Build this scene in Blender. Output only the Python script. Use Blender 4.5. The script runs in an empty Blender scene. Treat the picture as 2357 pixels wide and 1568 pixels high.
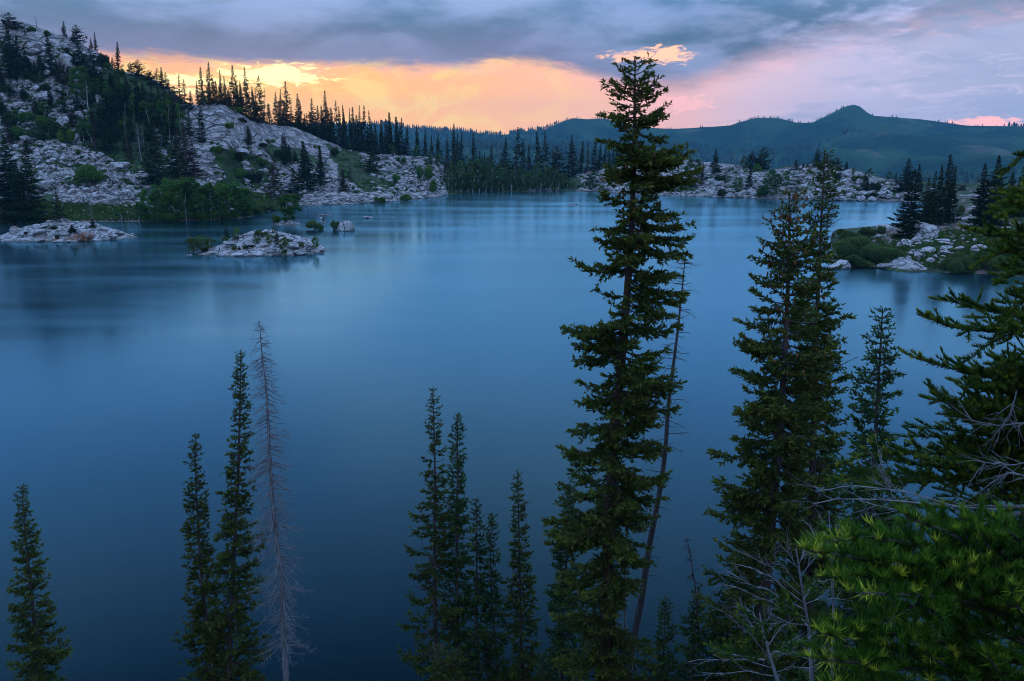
import bpy, math, random
import numpy as np

# ------------------------------------------------------------------ camera
F = 1990.0                      # focal length in units of a 2357 x 1568 frame
CX, CY = 1178.5, 784.0
PITCH = math.radians(13.6)
EYE = 20.0                      # metres above the lake
sc = bpy.context.scene
col = sc.collection
camd = bpy.data.cameras.new('camera')
cam = bpy.data.objects.new('camera', camd)
col.objects.link(cam)
camd.sensor_width = 36.0
camd.lens = F / 2357.0 * 36.0
camd.clip_start = 0.05
camd.clip_end = 9000.0
camd.dof.use_dof = True
camd.dof.focus_distance = 60.0
camd.dof.aperture_fstop = 14.0
cam.location = (0, 0, EYE)
cam.rotation_euler = (math.pi / 2 - PITCH, 0, 0)
sc.camera = cam

# ------------------------------------------------------------------ colour management / render
sc.view_settings.view_transform = 'Standard'
sc.view_settings.look = 'None'
sc.view_settings.exposure = 0.42
sc.view_settings.gamma = 1.0
sc.view_settings.use_curve_mapping = False
sc.render.engine = 'CYCLES'
sc.cycles.max_bounces = 6
sc.cycles.diffuse_bounces = 3
sc.cycles.glossy_bounces = 3
sc.cycles.transmission_bounces = 2
sc.cycles.volume_bounces = 0
sc.cycles.use_denoising = True
sc.cycles.filter_width = 0.95
sc.cycles.use_adaptive_sampling = True
sc.cycles.adaptive_threshold = 0.012

SP, CP = math.sin(PITCH), math.cos(PITCH)


def pdir(x, y):
    """direction of a frame point (2357 x 1568) from the eye, world axes"""
    u = CY - y
    return (x - CX, F * CP + u * SP, -F * SP + u * CP)


def azel(x, y):
    d = pdir(x, y)
    return math.atan2(d[0], d[1]), d[2] / math.hypot(d[0], d[1])


def at_y(x, y, Y):
    """point on the line of sight at world depth Y"""
    d = pdir(x, y)
    k = Y / d[1]
    return np.array((d[0] * k, Y, EYE + d[2] * k))


def at_d(x, y, dist):
    """point on the line of sight at ground distance dist"""
    a, t = azel(x, y)
    return np.array((dist * math.sin(a), dist * math.cos(a), EYE + dist * t))


def at_z(x, y, z=0.0):
    a, t = azel(x, y)
    return at_d(x, y, (z - EYE) / t)


def project(P):
    """world points (n,3) -> frame coordinates"""
    q = P - np.array((0, 0, EYE))
    fw = q[:, 1] * CP - q[:, 2] * SP
    up = q[:, 1] * SP + q[:, 2] * CP
    fw = np.maximum(fw, 1e-3)
    return CX + F * q[:, 0] / fw, CY - F * up / fw


def lin(r, g, b):
    f = lambda c: (c / 255 / 12.92) if c / 255 <= 0.04045 else ((c / 255 + 0.055) / 1.055) ** 2.4
    return (f(r), f(g), f(b))


# ------------------------------------------------------------------ node helpers
class NT:
    def __init__(self, tree):
        self.t = tree
        self.n = tree.nodes
        self.l = tree.links

    def new(self, typ, **kw):
        n = self.n.new(typ)
        for k, v in kw.items():
            setattr(n, k, v)
        return n

    def put(self, sock, v):
        if v is None:
            return
        if isinstance(v, bpy.types.NodeSocket):
            self.l.new(v, sock)
        elif isinstance(v, (tuple, list)):
            sock.default_value = tuple(v) + ((1.0,) if len(v) == 3 and sock.type == 'RGBA' else ())
        else:
            sock.default_value = v

    def m(self, op, a, b=None, c=None, clamp=False):
        n = self.new('ShaderNodeMath', operation=op)
        n.use_clamp = clamp
        for s, v in zip(n.inputs, (a, b, c)):
            self.put(s, v)
        return n.outputs[0]

    def sstep(self, x, lo, hi, a=0.0, b=1.0):
        n = self.new('ShaderNodeMapRange', interpolation_type='SMOOTHSTEP')
        self.put(n.inputs[0], x)
        self.put(n.inputs[1], lo)
        self.put(n.inputs[2], hi)
        self.put(n.inputs[3], a)
        self.put(n.inputs[4], b)
        return n.outputs[0]

    def lrange(self, x, lo, hi, a=0.0, b=1.0):
        n = self.new('ShaderNodeMapRange')
        for i, v in enumerate((x, lo, hi, a, b)):
            self.put(n.inputs[i], v)
        return n.outputs[0]

    def mix(self, f, a, b, blend='MIX'):
        n = self.new('ShaderNodeMix', data_type='RGBA', blend_type=blend)
        self.put(n.inputs[0], f)
        self.put(n.inputs[6], a)
        self.put(n.inputs[7], b)
        return n.outputs[2]

    def noise(self, vec, scale, detail=4, rough=0.55, dist=0.0, out=0):
        n = self.new('ShaderNodeTexNoise')
        self.put(n.inputs['Vector'], vec)
        self.put(n.inputs['Scale'], scale)
        self.put(n.inputs['Detail'], detail)
        self.put(n.inputs['Roughness'], rough)
        self.put(n.inputs['Distortion'], dist)
        return n.outputs[out]

    def voro(self, vec, scale, feature='F1', out=0, rnd=1.0):
        n = self.new('ShaderNodeTexVoronoi', feature=feature)
        self.put(n.inputs['Vector'], vec)
        self.put(n.inputs['Scale'], scale)
        self.put(n.inputs['Randomness'], rnd)
        return n.outputs[out]

    def xyz(self, x, y, z):
        n = self.new('ShaderNodeCombineXYZ')
        for s, v in zip(n.inputs, (x, y, z)):
            self.put(s, v)
        return n.outputs[0]

    def ramp(self, f, stops, interp='LINEAR'):
        n = self.new('ShaderNodeValToRGB')
        n.color_ramp.interpolation = interp
        e = n.color_ramp.elements
        while len(e) < len(stops):
            e.new(0.5)
        for i, (p, c) in enumerate(stops):
            e[i].position = p
            e[i].color = tuple(c) + (1.0,)
        self.put(n.inputs[0], f)
        return n.outputs[0]


# ------------------------------------------------------------------ world: dusk sky under a broken cloud deck
SUN_AZ, SUN_EL = math.radians(-15.0), math.radians(3.2)
world = bpy.data.worlds.new('World')
sc.world = world
world.use_nodes = True
W = NT(world.node_tree)
W.n.clear()
tc = W.new('ShaderNodeTexCoord')
nrm = W.new('ShaderNodeVectorMath', operation='NORMALIZE')
W.l.new(tc.outputs['Generated'], nrm.inputs[0])
sep = W.new('ShaderNodeSeparateXYZ')
W.l.new(nrm.outputs[0], sep.inputs[0])
sx, sy, sz = sep.outputs
AZ = W.m('MULTIPLY', W.m('ARCTAN2', sx, sy), 57.29578)
EL = W.m('MULTIPLY', W.m('ARCSINE', sz), 57.29578)
# cloud coordinates: the deck is a plane overhead, streaks flatten towards the horizon
ELs = W.m('ABSOLUTE', EL)
cz = W.m('ADD', ELs, 9.0)
inv = W.m('DIVIDE', 60.0, cz)
ca = W.m('MULTIPLY', AZ, 0.045)
wide = W.xyz(W.m('MULTIPLY', sx, inv), W.m('MULTIPLY', sy, inv), 0.0)
streak = W.xyz(ca, W.m('MULTIPLY', ELs, 0.22), 3.7)
puffy = W.xyz(W.m('MULTIPLY', AZ, 0.06), W.m('MULTIPLY', ELs, 0.17), 1.3)
n_big = W.noise(puffy, 1.6, 3, 0.5, 0.15)
n_lump = W.noise(puffy, 3.4, 5, 0.55, 0.25)
n_mid = W.noise(streak, 3.2, 6, 0.55, 0.6)
n_fine = W.noise(W.xyz(W.m('MULTIPLY', AZ, 0.09), W.m('MULTIPLY', ELs, 0.30), 9.1), 4.0, 7, 0.6, 0.8)
n_wisp = W.noise(W.xyz(W.m('MULTIPLY', AZ, 0.10), W.m('MULTIPLY', ELs, 0.42), 2.2), 4.5, 6, 0.62, 1.2)
n_tear = W.noise(W.xyz(W.m('MULTIPLY', AZ, 0.28), W.m('MULTIPLY', ELs, 0.75), 7.7), 3.2, 5, 0.6, 1.0)
n_deck = W.noise(wide, 0.9, 6, 0.55, 0.3)

# lower edge of the deck as an elevation over azimuth
fc = W.new('ShaderNodeFloatCurve')
edge_pts = [(-180, 4.0), (-40, 4.2), (-25, 4.45)]
for ex, ey in ((450, 136), (750, 147), (1080, 148), (1135, 138), (1210, 142), (1320, 163), (1420, 185), (1530, 196), (1640, 172), (1800, 128), (1930, 92), (2080, 60), (2357, 20)):
    a, t = azel(ex, ey)
    edge_pts.append((math.degrees(a), math.degrees(math.atan(t))))
edge_pts += [(45, 6.0), (180, 4.0)]
cur = fc.mapping.curves[0]
for i, (a, e) in enumerate(edge_pts):
    px_, py_ = (a + 180) / 360, e / 12
    if i == 0:
        cur.points[0].location = (0, py_)
    elif i == len(edge_pts) - 1:
        cur.points[-1].location = (1, py_)
    else:
        cur.points.new(px_, py_)
fc.mapping.update()
W.put(fc.inputs[1], W.m('DIVIDE', W.m('ADD', AZ, 180), 360))
edge = W.m('MULTIPLY', fc.outputs[0], 12)
wob = W.m('ADD', W.m('MULTIPLY', W.m('SUBTRACT', n_mid, 0.5), 0.9), W.m('MULTIPLY', W.m('SUBTRACT', n_wisp, 0.5), 0.7))
rel = W.m('ADD', W.m('SUBTRACT', EL, edge), wob)            # degrees above the deck's edge
soft = W.sstep(AZ, 2, 24, 0.42, 1.8)                        # crisp edge by the sunset, ragged to the right
deck = W.sstep(W.m('DIVIDE', rel, soft), -1.0, 1.0)

# deck colour
dk = W.sstep(W.m('ADD', W.m('MULTIPLY', n_big, 0.65), W.m('MULTIPLY', n_lump, 0.35)), 0.40, 0.60)
deck_col = W.mix(dk, lin(50, 80, 108), lin(104, 122, 160))
under = W.sstep(rel, 0.1, 3.2, 1.0, 0.0)
near_sun = W.sstep(W.m('ABSOLUTE', W.m('SUBTRACT', AZ, -13)), 8, 42, 1.0, 0.0)
deck_col = W.mix(W.m('MULTIPLY', under, W.m('MULTIPLY', near_sun, 0.75)), deck_col, lin(98, 98, 134))
# lavender breaks, mostly right of the view
brk = W.m('MULTIPLY', W.sstep(W.m('ADD', n_lump, W.m('MULTIPLY', n_fine, 0.35)), 0.58, 0.84), W.sstep(AZ, 8, 26, 0.06, 0.9))
deck_col = W.mix(brk, deck_col, lin(158, 164, 204))
# open strip under the deck
strip_stops = [(-180, lin(150, 160, 200)), (-60, lin(170, 160, 195)), (-34, lin(225, 165, 165)), (-25, lin(255, 162, 104)), (-17, lin(255, 190, 86)), (-10, lin(255, 186, 92)),
               (-4, lin(255, 184, 114)), (3, lin(255, 184, 142)), (9, lin(250, 180, 164)), (15, lin(216, 186, 204)), (21, lin(186, 180, 212)), (28, lin(160, 166, 200)), (60, lin(150, 160, 198)), (180, lin(150, 160, 200))]
strip = W.ramp(W.m('DIVIDE', W.m('ADD', AZ, 180), 360), [((a + 180) / 360, c) for a, c in strip_stops])
pinker = W.m('MULTIPLY', W.sstep(rel, -1.5, -0.1), W.sstep(n_fine, 0.35, 0.6))
strip = W.mix(W.m('MULTIPLY', pinker, W.m('MULTIPLY', 0.7, W.sstep(AZ, -30, 12, 1.0, 0.5))), strip, lin(246, 176, 176))
puff = W.noise(W.xyz(W.m('MULTIPLY', AZ, 0.12), W.m('MULTIPLY', ELs, 0.20), 5.5), 2.6, 5, 0.55, 0.9)
glow = W.m('MULTIPLY', W.sstep(puff, 0.46, 0.62), W.m('MULTIPLY', W.sstep(AZ, -8, 10, 1.0, 0.0), 1.0))
strip = W.mix(W.m('MULTIPLY', glow, 0.6), strip, lin(255, 216, 118))
lav = W.m('MULTIPLY', W.sstep(n_mid, 0.5, 0.66), W.sstep(AZ, 8, 18, 0.0, 0.75))
strip = W.mix(lav, strip, lin(150, 160, 196))
pale = W.m('MULTIPLY', W.sstep(n_fine, 0.52, 0.72), W.sstep(AZ, 12, 22, 0.0, 0.6))
strip = W.mix(pale, strip, lin(214, 200, 226))


def blob(x, y, wx, wy, wobble=0.6):
    a, t = azel(x, y)
    a, e = math.degrees(a), math.degrees(math.atan(t))
    k = F / 57.29578
    da = W.m('DIVIDE', W.m('SUBTRACT', AZ, a), wx / k)
    de = W.m('DIVIDE', W.m('SUBTRACT', EL, e), wy / k)
    q = W.m('ADD', W.m('MULTIPLY', da, da), W.m('MULTIPLY', de, de))
    g = W.m('POWER', 2.71828, W.m('MULTIPLY', q, -0.7))
    v = W.m('MULTIPLY_ADD', W.m('SUBTRACT', n_tear, 0.5), wobble * 4.5, g)
    return W.m('MULTIPLY', W.sstep(v, 0.38, 0.80), W.sstep(q, 1.2, 3.0, 1.0, 0.0))


mott = W.sstep(W.m('SUBTRACT', 1.0, puff), 0.42, 0.60)
strip = W.mix(W.m('MULTIPLY', mott, W.sstep(AZ, -30, 15, 0.5, 0.0)), strip, W.mix(W.sstep(AZ, -14, 10), lin(255, 170, 96), lin(238, 160, 160)))
dim = W.new('ShaderNodeVectorMath', operation='SCALE')
W.put(dim.inputs[0], strip)
W.put(dim.inputs['Scale'], 0.74)
strip = dim.outputs[0]
skyc = W.mix(deck, strip, deck_col)
# the brightest opening, in front of the hidden sun, and its streaks
hot = W.m('MAXIMUM', blob(640, 172, 105, 22, 0.5), W.m('MULTIPLY', blob(420, 186, 120, 11, 0.4), 0.95))
hot = W.m('MAXIMUM', hot, W.m('MULTIPLY', blob(420, 210, 90, 7, 0.3), 0.8))
skyc = W.mix(hot, skyc, (1.05, 0.86, 0.36))
# sunlit scraps of cloud below and beside the deck
lit = W.m('MAXIMUM', blob(1525, 127, 55, 19, 0.55), W.m('MULTIPLY', blob(1428, 128, 42, 12, 0.45), 0.9))
skyc = W.mix(W.m('MULTIPLY', lit, 0.85), skyc, lin(255, 184, 138))
lit2 = W.m('MAXIMUM', blob(2275, 283, 75, 11, 0.4), W.m('MULTIPLY', blob(1790, 152, 40, 13, 0.5), 0.12))
lit2 = W.m('MAXIMUM', lit2, W.m('MULTIPLY', blob(1570, 238, 60, 20, 0.5), 0.5))
skyc = W.mix(W.m('MULTIPLY', lit2, 0.85), skyc, lin(255, 176, 168))
# an overcast sky grows brighter from the horizon to the zenith
ze = W.m('MAXIMUM', sz, 0.0)
cie = W.m('MULTIPLY_ADD', ze, 0.9, 1.0)
over = W.m('MULTIPLY', W.sstep(EL, 5, 15), 0.72)
open_col = W.mix(W.sstep(n_deck, 0.40, 0.62), lin(118, 168, 240), lin(172, 200, 246))
skyc = W.mix(over, skyc, open_col)
vm = W.new('ShaderNodeVectorMath', operation='SCALE')
W.put(vm.inputs[0], skyc)
W.put(vm.inputs['Scale'], cie)
bg1 = W.new('ShaderNodeBackground')
W.l.new(vm.outputs[0], bg1.inputs[0])
bg1.inputs[1].default_value = 1.12
sky = W.new('ShaderNodeTexSky', sky_type='NISHITA')
sky.sun_disc = False
sky.sun_elevation = SUN_EL
sky.sun_rotation = SUN_AZ
sky.altitude = 2900
bg2 = W.new('ShaderNodeBackground')
W.l.new(sky.outputs[0], bg2.inputs[0])
bg2.inputs[1].default_value = 0.008
add = W.new('ShaderNodeAddShader')
W.l.new(bg1.outputs[0], add.inputs[0])
W.l.new(bg2.outputs[0], add.inputs[1])
wo = W.new('ShaderNodeOutputWorld')
W.l.new(add.outputs[0], wo.inputs[0])
world.cycles.sampling_method = 'MANUAL'
world.cycles.sample_map_resolution = 512

# the sun, low and veiled by cloud
sund = bpy.data.lights.new('sun', 'SUN')
sund.energy = 0.03
sund.angle = math.radians(20)
sund.color = (1.0, 0.72, 0.45)
sun = bpy.data.objects.new('sun', sund)
col.objects.link(sun)
sun.rotation_euler = (math.pi / 2 - SUN_EL, 0, math.pi - SUN_AZ)

# ------------------------------------------------------------------ mesh and object helpers
def make_mesh(name, V, Fc, smooth=False, tint=None, mask=None):
    """V (n,3); Fc an index array (m,3) or (m,4), or a list of such arrays"""
    me = bpy.data.meshes.new(name)
    V = np.asarray(V, dtype=np.float32)
    Fl = [np.asarray(f, dtype=np.int32) for f in (Fc if isinstance(Fc, list) else [Fc]) if len(f)]
    me.vertices.add(len(V))
    me.vertices.foreach_set('co', V.ravel())
    loops = np.concatenate([f.ravel() for f in Fl])
    tot = np.concatenate([np.full(len(f), f.shape[1], np.int32) for f in Fl])
    start = np.concatenate(([0], np.cumsum(tot)[:-1])).astype(np.int32)
    me.loops.add(len(loops))
    me.loops.foreach_set('vertex_index', loops)
    me.polygons.add(len(tot))
    me.polygons.foreach_set('loop_start', start)
    me.polygons.foreach_set('use_smooth', np.full(len(tot), bool(smooth)))
    me.update(calc_edges=True)
    me.validate()
    if tint is not None:
        a = me.color_attributes.new('tint', 'FLOAT_COLOR', 'POINT')
        t = np.asarray(tint, np.float32)
        if t.shape[1] == 3:
            t = np.concatenate((t, np.ones((len(t), 1), np.float32)), 1)
        a.data.foreach_set('color', t.ravel())
    return me


def obj(name, me, mat=None, parent=None, loc=None):
    o = bpy.data.objects.new(name, me)
    col.objects.link(o)
    if mat is not None and me is not None and not me.materials:
        me.materials.append(mat)
    if parent is not None:
        o.parent = parent
    if loc is not None:
        o.location = tuple(float(c) for c in loc)
    return o


def tag(o, label, cat, group=None):
    o['label'] = label
    o['category'] = cat
    if group:
        o['group'] = group
    return o


def kind(o, k):
    o['kind'] = k
    return o


def unit(v):
    v = np.asarray(v, float)
    return v / np.maximum(np.linalg.norm(v, axis=-1, keepdims=True), 1e-9)


# ------------------------------------------------------------------ noise on arrays
def _h(ix, iy, s):
    n = (ix.astype(np.int64) * 374761393 + iy.astype(np.int64) * 668265263 + s * 1274126177) & 0xFFFFFFFF
    n = ((n ^ (n >> 13)) * 1274126177) & 0xFFFFFFFF
    n = ((n ^ (n >> 16)) * 2246822519) & 0xFFFFFFFF
    return ((n ^ (n >> 15)) & 0xFFFFFF) / float(0xFFFFFF)


def vnoise(x, y, s=0):
    x, y = np.broadcast_arrays(np.asarray(x, float), np.asarray(y, float))
    ix, iy = np.floor(x), np.floor(y)
    fx, fy = x - ix, y - iy
    fx = fx * fx * fx * (fx * (fx * 6 - 15) + 10)
    fy = fy * fy * fy * (fy * (fy * 6 - 15) + 10)
    a, b, c, d = _h(ix, iy, s), _h(ix + 1, iy, s), _h(ix, iy + 1, s), _h(ix + 1, iy + 1, s)
    return (a * (1 - fx) + b * fx) * (1 - fy) + (c * (1 - fx) + d * fx) * fy


def fbm(x, y, s=0, o=4, g=0.5):
    t, a, n = 0.0, 1.0, 0.0
    for i in range(o):
        t = t + a * (vnoise(x * 2 ** i + 17.3 * i, y * 2 ** i - 9.1 * i, s + i) - 0.5)
        n += a
        a *= g
    return t / n * 2


def worley(x, y, s=0):
    """nearest and second distance, the cell's random value and the offset from its seed"""
    ix, iy = np.floor(x), np.floor(y)
    f1 = np.full(x.shape, 9.0)
    f2 = np.full(x.shape, 9.0)
    cid = np.zeros(x.shape)
    ox = np.zeros(x.shape)
    oy = np.zeros(x.shape)
    for di in (-1, 0, 1):
        for dj in (-1, 0, 1):
            jx, jy = ix + di, iy + dj
            px, py = jx + _h(jx, jy, s), jy + _h(jx, jy, s + 7)
            d = np.hypot(px - x, py - y)
            c = _h(jx, jy, s + 13)
            near = d < f1
            f2 = np.where(near, f1, np.minimum(f2, d))
            cid = np.where(near, c, cid)
            ox = np.where(near, x - px, ox)
            oy = np.where(near, y - py, oy)
            f1 = np.where(near, d, f1)
    return f1, f2, cid, ox, oy


def inpoly(x, y, poly):
    r = np.zeros(np.shape(x), bool)
    n = len(poly)
    for i in range(n):
        x0, y0 = poly[i]
        x1, y1 = poly[(i + 1) % n]
        if y0 == y1:
            continue
        c = ((y0 > y) != (y1 > y)) & (x < (x1 - x0) * (y - y0) / (y1 - y0) + x0)
        r ^= c
    return r


def sst(x, a, b):
    t = np.clip((x - a) / (b - a), 0, 1)
    return t * t * (3 - 2 * t)


# ------------------------------------------------------------------ materials
def material(name):
    m = bpy.data.materials.new(name)
    m.use_nodes = True
    t = NT(m.node_tree)
    b = t.n['Principled BSDF']
    return m, t, b


def objco(t):
    g = t.new('ShaderNodeNewGeometry')
    return g.outputs['Position']


def set_spec(b, v):
    b.inputs['Specular IOR Level'].default_value = v


def bump(t, b, height, strength, dist):
    n = t.new('ShaderNodeBump')
    n.inputs['Strength'].default_value = strength
    n.inputs['Distance'].default_value = dist
    t.put(n.inputs['Height'], height)
    t.l.new(n.outputs[0], b.inputs['Normal'])


def scaled(t, vec, s, rot=(0, 0, 0)):
    n = t.new('ShaderNodeMapping')
    t.put(n.inputs['Vector'], vec)
    n.inputs['Rotation'].default_value = rot
    n.inputs['Scale'].default_value = s
    return n.outputs[0]


def granite_nodes(t, P, crack=0.22, fine=1.0, wk=2.5, jw=0.20):
    """pale granite: grain, lichen, wandering dark joints, rusty stains; returns colour and height"""
    n1 = t.noise(P, 0.12, 5, 0.6)
    n2 = t.noise(P, 1.3 * fine, 6, 0.7)
    n3 = t.noise(P, 6.0 * fine, 3, 0.7)

    def joint(rot, stretch, scale, width, lo, hi):
        q = scaled(t, P, stretch, rot)
        n = t.noise(q, scale, 3, 0.55, 0.5)
        line = t.sstep(t.m('ABSOLUTE', t.m('SUBTRACT', n, 0.5)), width * wk * 0.3, width * wk, 1.0, 0.0)
        return t.m('MULTIPLY', line, t.sstep(t.noise(q, scale * 0.8, 2, 0.5), lo, hi))
    j1 = joint((0.3, 0.5, 0.4), (0.35, 1.0, 1.5), crack * 1.5, 0.020, 0.30, 0.45)
    j2 = joint((-0.5, 0.9, 1.2), (0.4, 1.0, 1.2), crack * 2.6, 0.026, 0.42, 0.56)
    qv = t.mix(0.10, scaled(t, P, (0.7, 0.5, 1.3), (0.2, 0.5, 0.3)), t.noise(P, 0.6, 3, 0.6, 0, 1), 'LINEAR_LIGHT')
    jv = t.m('MULTIPLY', t.sstep(t.voro(qv, crack * 1.5, 'DISTANCE_TO_EDGE'), 0.35 * jw * crack, jw * crack, 1.0, 0.0), t.sstep(t.noise(P, crack * 1.2, 2, 0.5), 0.40, 0.52))
    j3 = joint((0.9, 0.2, 2.2), (0.5, 1.0, 1.0), crack * 6.0, 0.040, 0.48, 0.62)
    base = t.mix(t.sstep(n2, 0.3, 0.7), (0.25, 0.235, 0.225), (0.50, 0.47, 0.45))
    base = t.mix(t.m('MULTIPLY', t.sstep(n1, 0.5, 0.68), 0.5), base, (0.47, 0.40, 0.37))
    lich = t.sstep(t.noise(P, 2.6, 6, 0.75), 0.53, 0.66)
    base = t.mix(t.m('MULTIPLY', lich, 0.7 * fine), base, (0.11, 0.13, 0.125))
    rust = t.m('MULTIPLY', t.sstep(t.noise(scaled(t, P, (1, 1, 0.6)), 0.20, 4, 0.6), 0.62, 0.72), 0.75)
    base = t.mix(rust, base, (0.22, 0.10, 0.055))
    j = t.m('MAXIMUM', jv, t.m('MULTIPLY', 0.8, j1))
    j = t.m('MAXIMUM', j, t.m('MAXIMUM', t.m('MULTIPLY', j2, 0.9), t.m('MULTIPLY', j3, 0.75)))
    base = t.mix(t.m('MULTIPLY', j, 0.95), base, (0.035, 0.04, 0.036))
    sp_ = t.new('ShaderNodeSeparateXYZ')
    t.put(sp_.inputs[0], P)
    wet = t.sstep(t.m('ADD', sp_.outputs[2], t.m('MULTIPLY', t.m('SUBTRACT', n2, 0.5), 0.25)), 0.10, 0.30, 1.0, 0.0)
    base = t.mix(t.m('MULTIPLY', wet, 0.72), base, (0.06, 0.052, 0.045))
    hgt = t.m('ADD', t.m('MULTIPLY', n3, 0.25), t.m('MULTIPLY', n2, 0.6))
    hgt = t.m('SUBTRACT', hgt, t.m('MULTIPLY', j, 0.9))
    return base, hgt


def make_granite(name, crack, dist, fine=1.0, wk=2.5, jw=0.20):
    m, t, b = material(name)
    c, h = granite_nodes(t, objco(t), crack, fine, wk, jw)
    t.l.new(c, b.inputs['Base Color'])
    b.inputs['Roughness'].default_value = 0.85
    set_spec(b, 0.25)
    bump(t, b, h, 0.9, dist)
    return m


M = {}
M['granite'] = make_granite('granite_near', 0.34, 0.12, 1.0, 0.9, 0.13)
M['boulder'] = make_granite('granite_boulder', 0.26, 0.12, 1.0, 0.9, 0.13)

# hillside: granite where the mask says rock, soil and low plants elsewhere
m, t, b = material('hillside_ground')
P = objco(t)
gc, gh = granite_nodes(t, P, 0.16, 0.5, 1.6, 0.34)
att = t.new('ShaderNodeAttribute', attribute_name='tint')
sr = t.new('ShaderNodeSeparateColor')
t.l.new(att.outputs['Color'], sr.inputs[0])
ng = t.noise(P, 0.9, 6, 0.7)
grass = t.mix(t.sstep(t.noise(P, 0.25, 5, 0.65), 0.35, 0.65), (0.020, 0.040, 0.012), (0.065, 0.115, 0.024))
grass = t.mix(t.sstep(ng, 0.35, 0.7), (0.018, 0.026, 0.014), grass)
soil = t.mix(t.sstep(ng, 0.4, 0.6), (0.12, 0.075, 0.055), (0.20, 0.14, 0.11))
veg = t.mix(sr.outputs[2], grass, soil)
fac = t.sstep(t.m('ADD', sr.outputs[0], t.m('MULTIPLY', t.m('SUBTRACT', t.noise(P, 0.45, 6, 0.75), 0.5), 1.5)), 0.40, 0.56)
t.l.new(t.mix(fac, veg, t.mix(1.0, gc, (0.86, 0.83, 0.80), 'MULTIPLY')), b.inputs['Base Color'])
b.inputs['Roughness'].default_value = 0.9
set_spec(b, 0.2)
bump(t, b, t.m('MULTIPLY', gh, t.m('MULTIPLY_ADD', fac, 0.7, 0.3)), 0.9, 0.5)
M['hillside'] = m

# far mountain: meadow and forest in patches
m, t, b = material('mountain_ground')
P = objco(t)
n1 = t.noise(P, 0.0038, 6, 0.65, 0.6)
n2 = t.noise(P, 0.02, 6, 0.7)
c = t.mix(t.sstep(n1, 0.42, 0.56), (0.011, 0.029, 0.017), (0.038, 0.072, 0.030))
c = t.mix(t.m('MULTIPLY', t.sstep(n2, 0.42, 0.6), 0.6), c, (0.022, 0.042, 0.022))
c = t.mix(t.m('MULTIPLY', t.sstep(t.noise(P, 0.006, 4, 0.6), 0.58, 0.68), 0.6), c, (0.115, 0.095, 0.065))
t.l.new(c, b.inputs['Base Color'])
b.inputs['Roughness'].default_value = 1.0
set_spec(b, 0.0)
bump(t, b, n2, 1.0, 14.0)
M['mountain'] = m


def foliage_mat(name, ca, cb, vary=0.25, tips=None, trans=0.25):
    """leaf or needle colour: tint attribute r runs from ca to cb, g towards the tip colour"""
    m, t, b = material(name)
    att = t.new('ShaderNodeAttribute', attribute_name='tint')
    s = t.new('ShaderNodeSeparateColor')
    t.l.new(att.outputs['Color'], s.inputs[0])
    c = t.mix(s.outputs[0], ca, cb)
    if tips:
        c = t.mix(s.outputs[1], c, tips)
    oi = t.new('ShaderNodeObjectInfo')
    hs = t.new('ShaderNodeHueSaturation')
    t.put(hs.inputs['Color'], c)
    t.put(hs.inputs['Value'], t.lrange(oi.outputs['Random'], 0, 1, 1 - vary, 1 + vary))
    t.put(hs.inputs['Hue'], t.lrange(t.m('FRACT', t.m('MULTIPLY', oi.outputs['Random'], 7.31)), 0, 1, 0.485, 0.515))
    t.l.new(hs.outputs[0], b.inputs['Base Color'])
    b.inputs['Roughness'].default_value = 0.7
    set_spec(b, 0.06)
    if trans:
        tr = t.new('ShaderNodeBsdfTranslucent')
        t.l.new(hs.outputs[0], tr.inputs[0])
        mx = t.new('ShaderNodeMixShader')
        mx.inputs[0].default_value = trans
        t.l.new(b.outputs[0], mx.inputs[1])
        t.l.new(tr.outputs[0], mx.inputs[2])
        t.l.new(mx.outputs[0], t.n['Material Output'].inputs[0])
    return m


def bark_mat(name, ca, cb, scale=8.0, dist=0.02, cc=None):
    m, t, b = material(name)
    P = objco(t)
    q = scaled(t, P, (1, 1, 0.25))
    n = t.noise(q, scale, 6, 0.7)
    c = t.mix(t.sstep(n, 0.32, 0.66), ca, cb)
    if cc:
        c = t.mix(t.sstep(t.noise(P, scale * 0.22, 4, 0.6), 0.5, 0.62), c, cc)
    t.l.new(c, b.inputs['Base Color'])
    b.inputs['Roughness'].default_value = 0.9
    set_spec(b, 0.15)
    bump(t, b, n, 0.8, dist)
    return m


M['needle'] = foliage_mat('spruce_needles', (0.013, 0.030, 0.008), (0.115, 0.140, 0.022), 0.15, (0.17, 0.18, 0.03), 0.15)
M['needle_blue'] = foliage_mat('fir_needles', (0.013, 0.033, 0.011), (0.080, 0.125, 0.028), 0.15, (0.12, 0.16, 0.03), 0.15)
M['needle_near'] = foliage_mat('near_fir_needles', (0.012, 0.046, 0.009), (0.11, 0.19, 0.022), 0.10, (0.50, 0.52, 0.045), 0.22)
M['needle_young'] = foliage_mat('young_fir_needles', (0.007, 0.036, 0.006), (0.115, 0.235, 0.020), 0.10, (0.60, 0.60, 0.05), 0.22)
M['far_needle'] = foliage_mat('far_conifer_needles', (0.010, 0.020, 0.008), (0.034, 0.052, 0.016), 0.30, (0.06, 0.05, 0.025), 0.10)
M['brown_needle'] = foliage_mat('browned_needles', (0.030, 0.026, 0.014), (0.085, 0.060, 0.030), 0.25, (0.12, 0.06, 0.03), 0.10)
M['aspen_leaf'] = foliage_mat('aspen_leaves', (0.022, 0.066, 0.012), (0.090, 0.175, 0.026), 0.25, (0.12, 0.14, 0.05), 0.30)
M['far_aspen_leaf'] = foliage_mat('pale_aspen_leaves', (0.028, 0.068, 0.022), (0.100, 0.170, 0.050), 0.25, (0.12, 0.14, 0.07), 0.30)
M['willow_leaf'] = foliage_mat('willow_leaves', (0.026, 0.060, 0.018), (0.105, 0.150, 0.040), 0.20, (0.17, 0.15, 0.07), 0.30)
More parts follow.
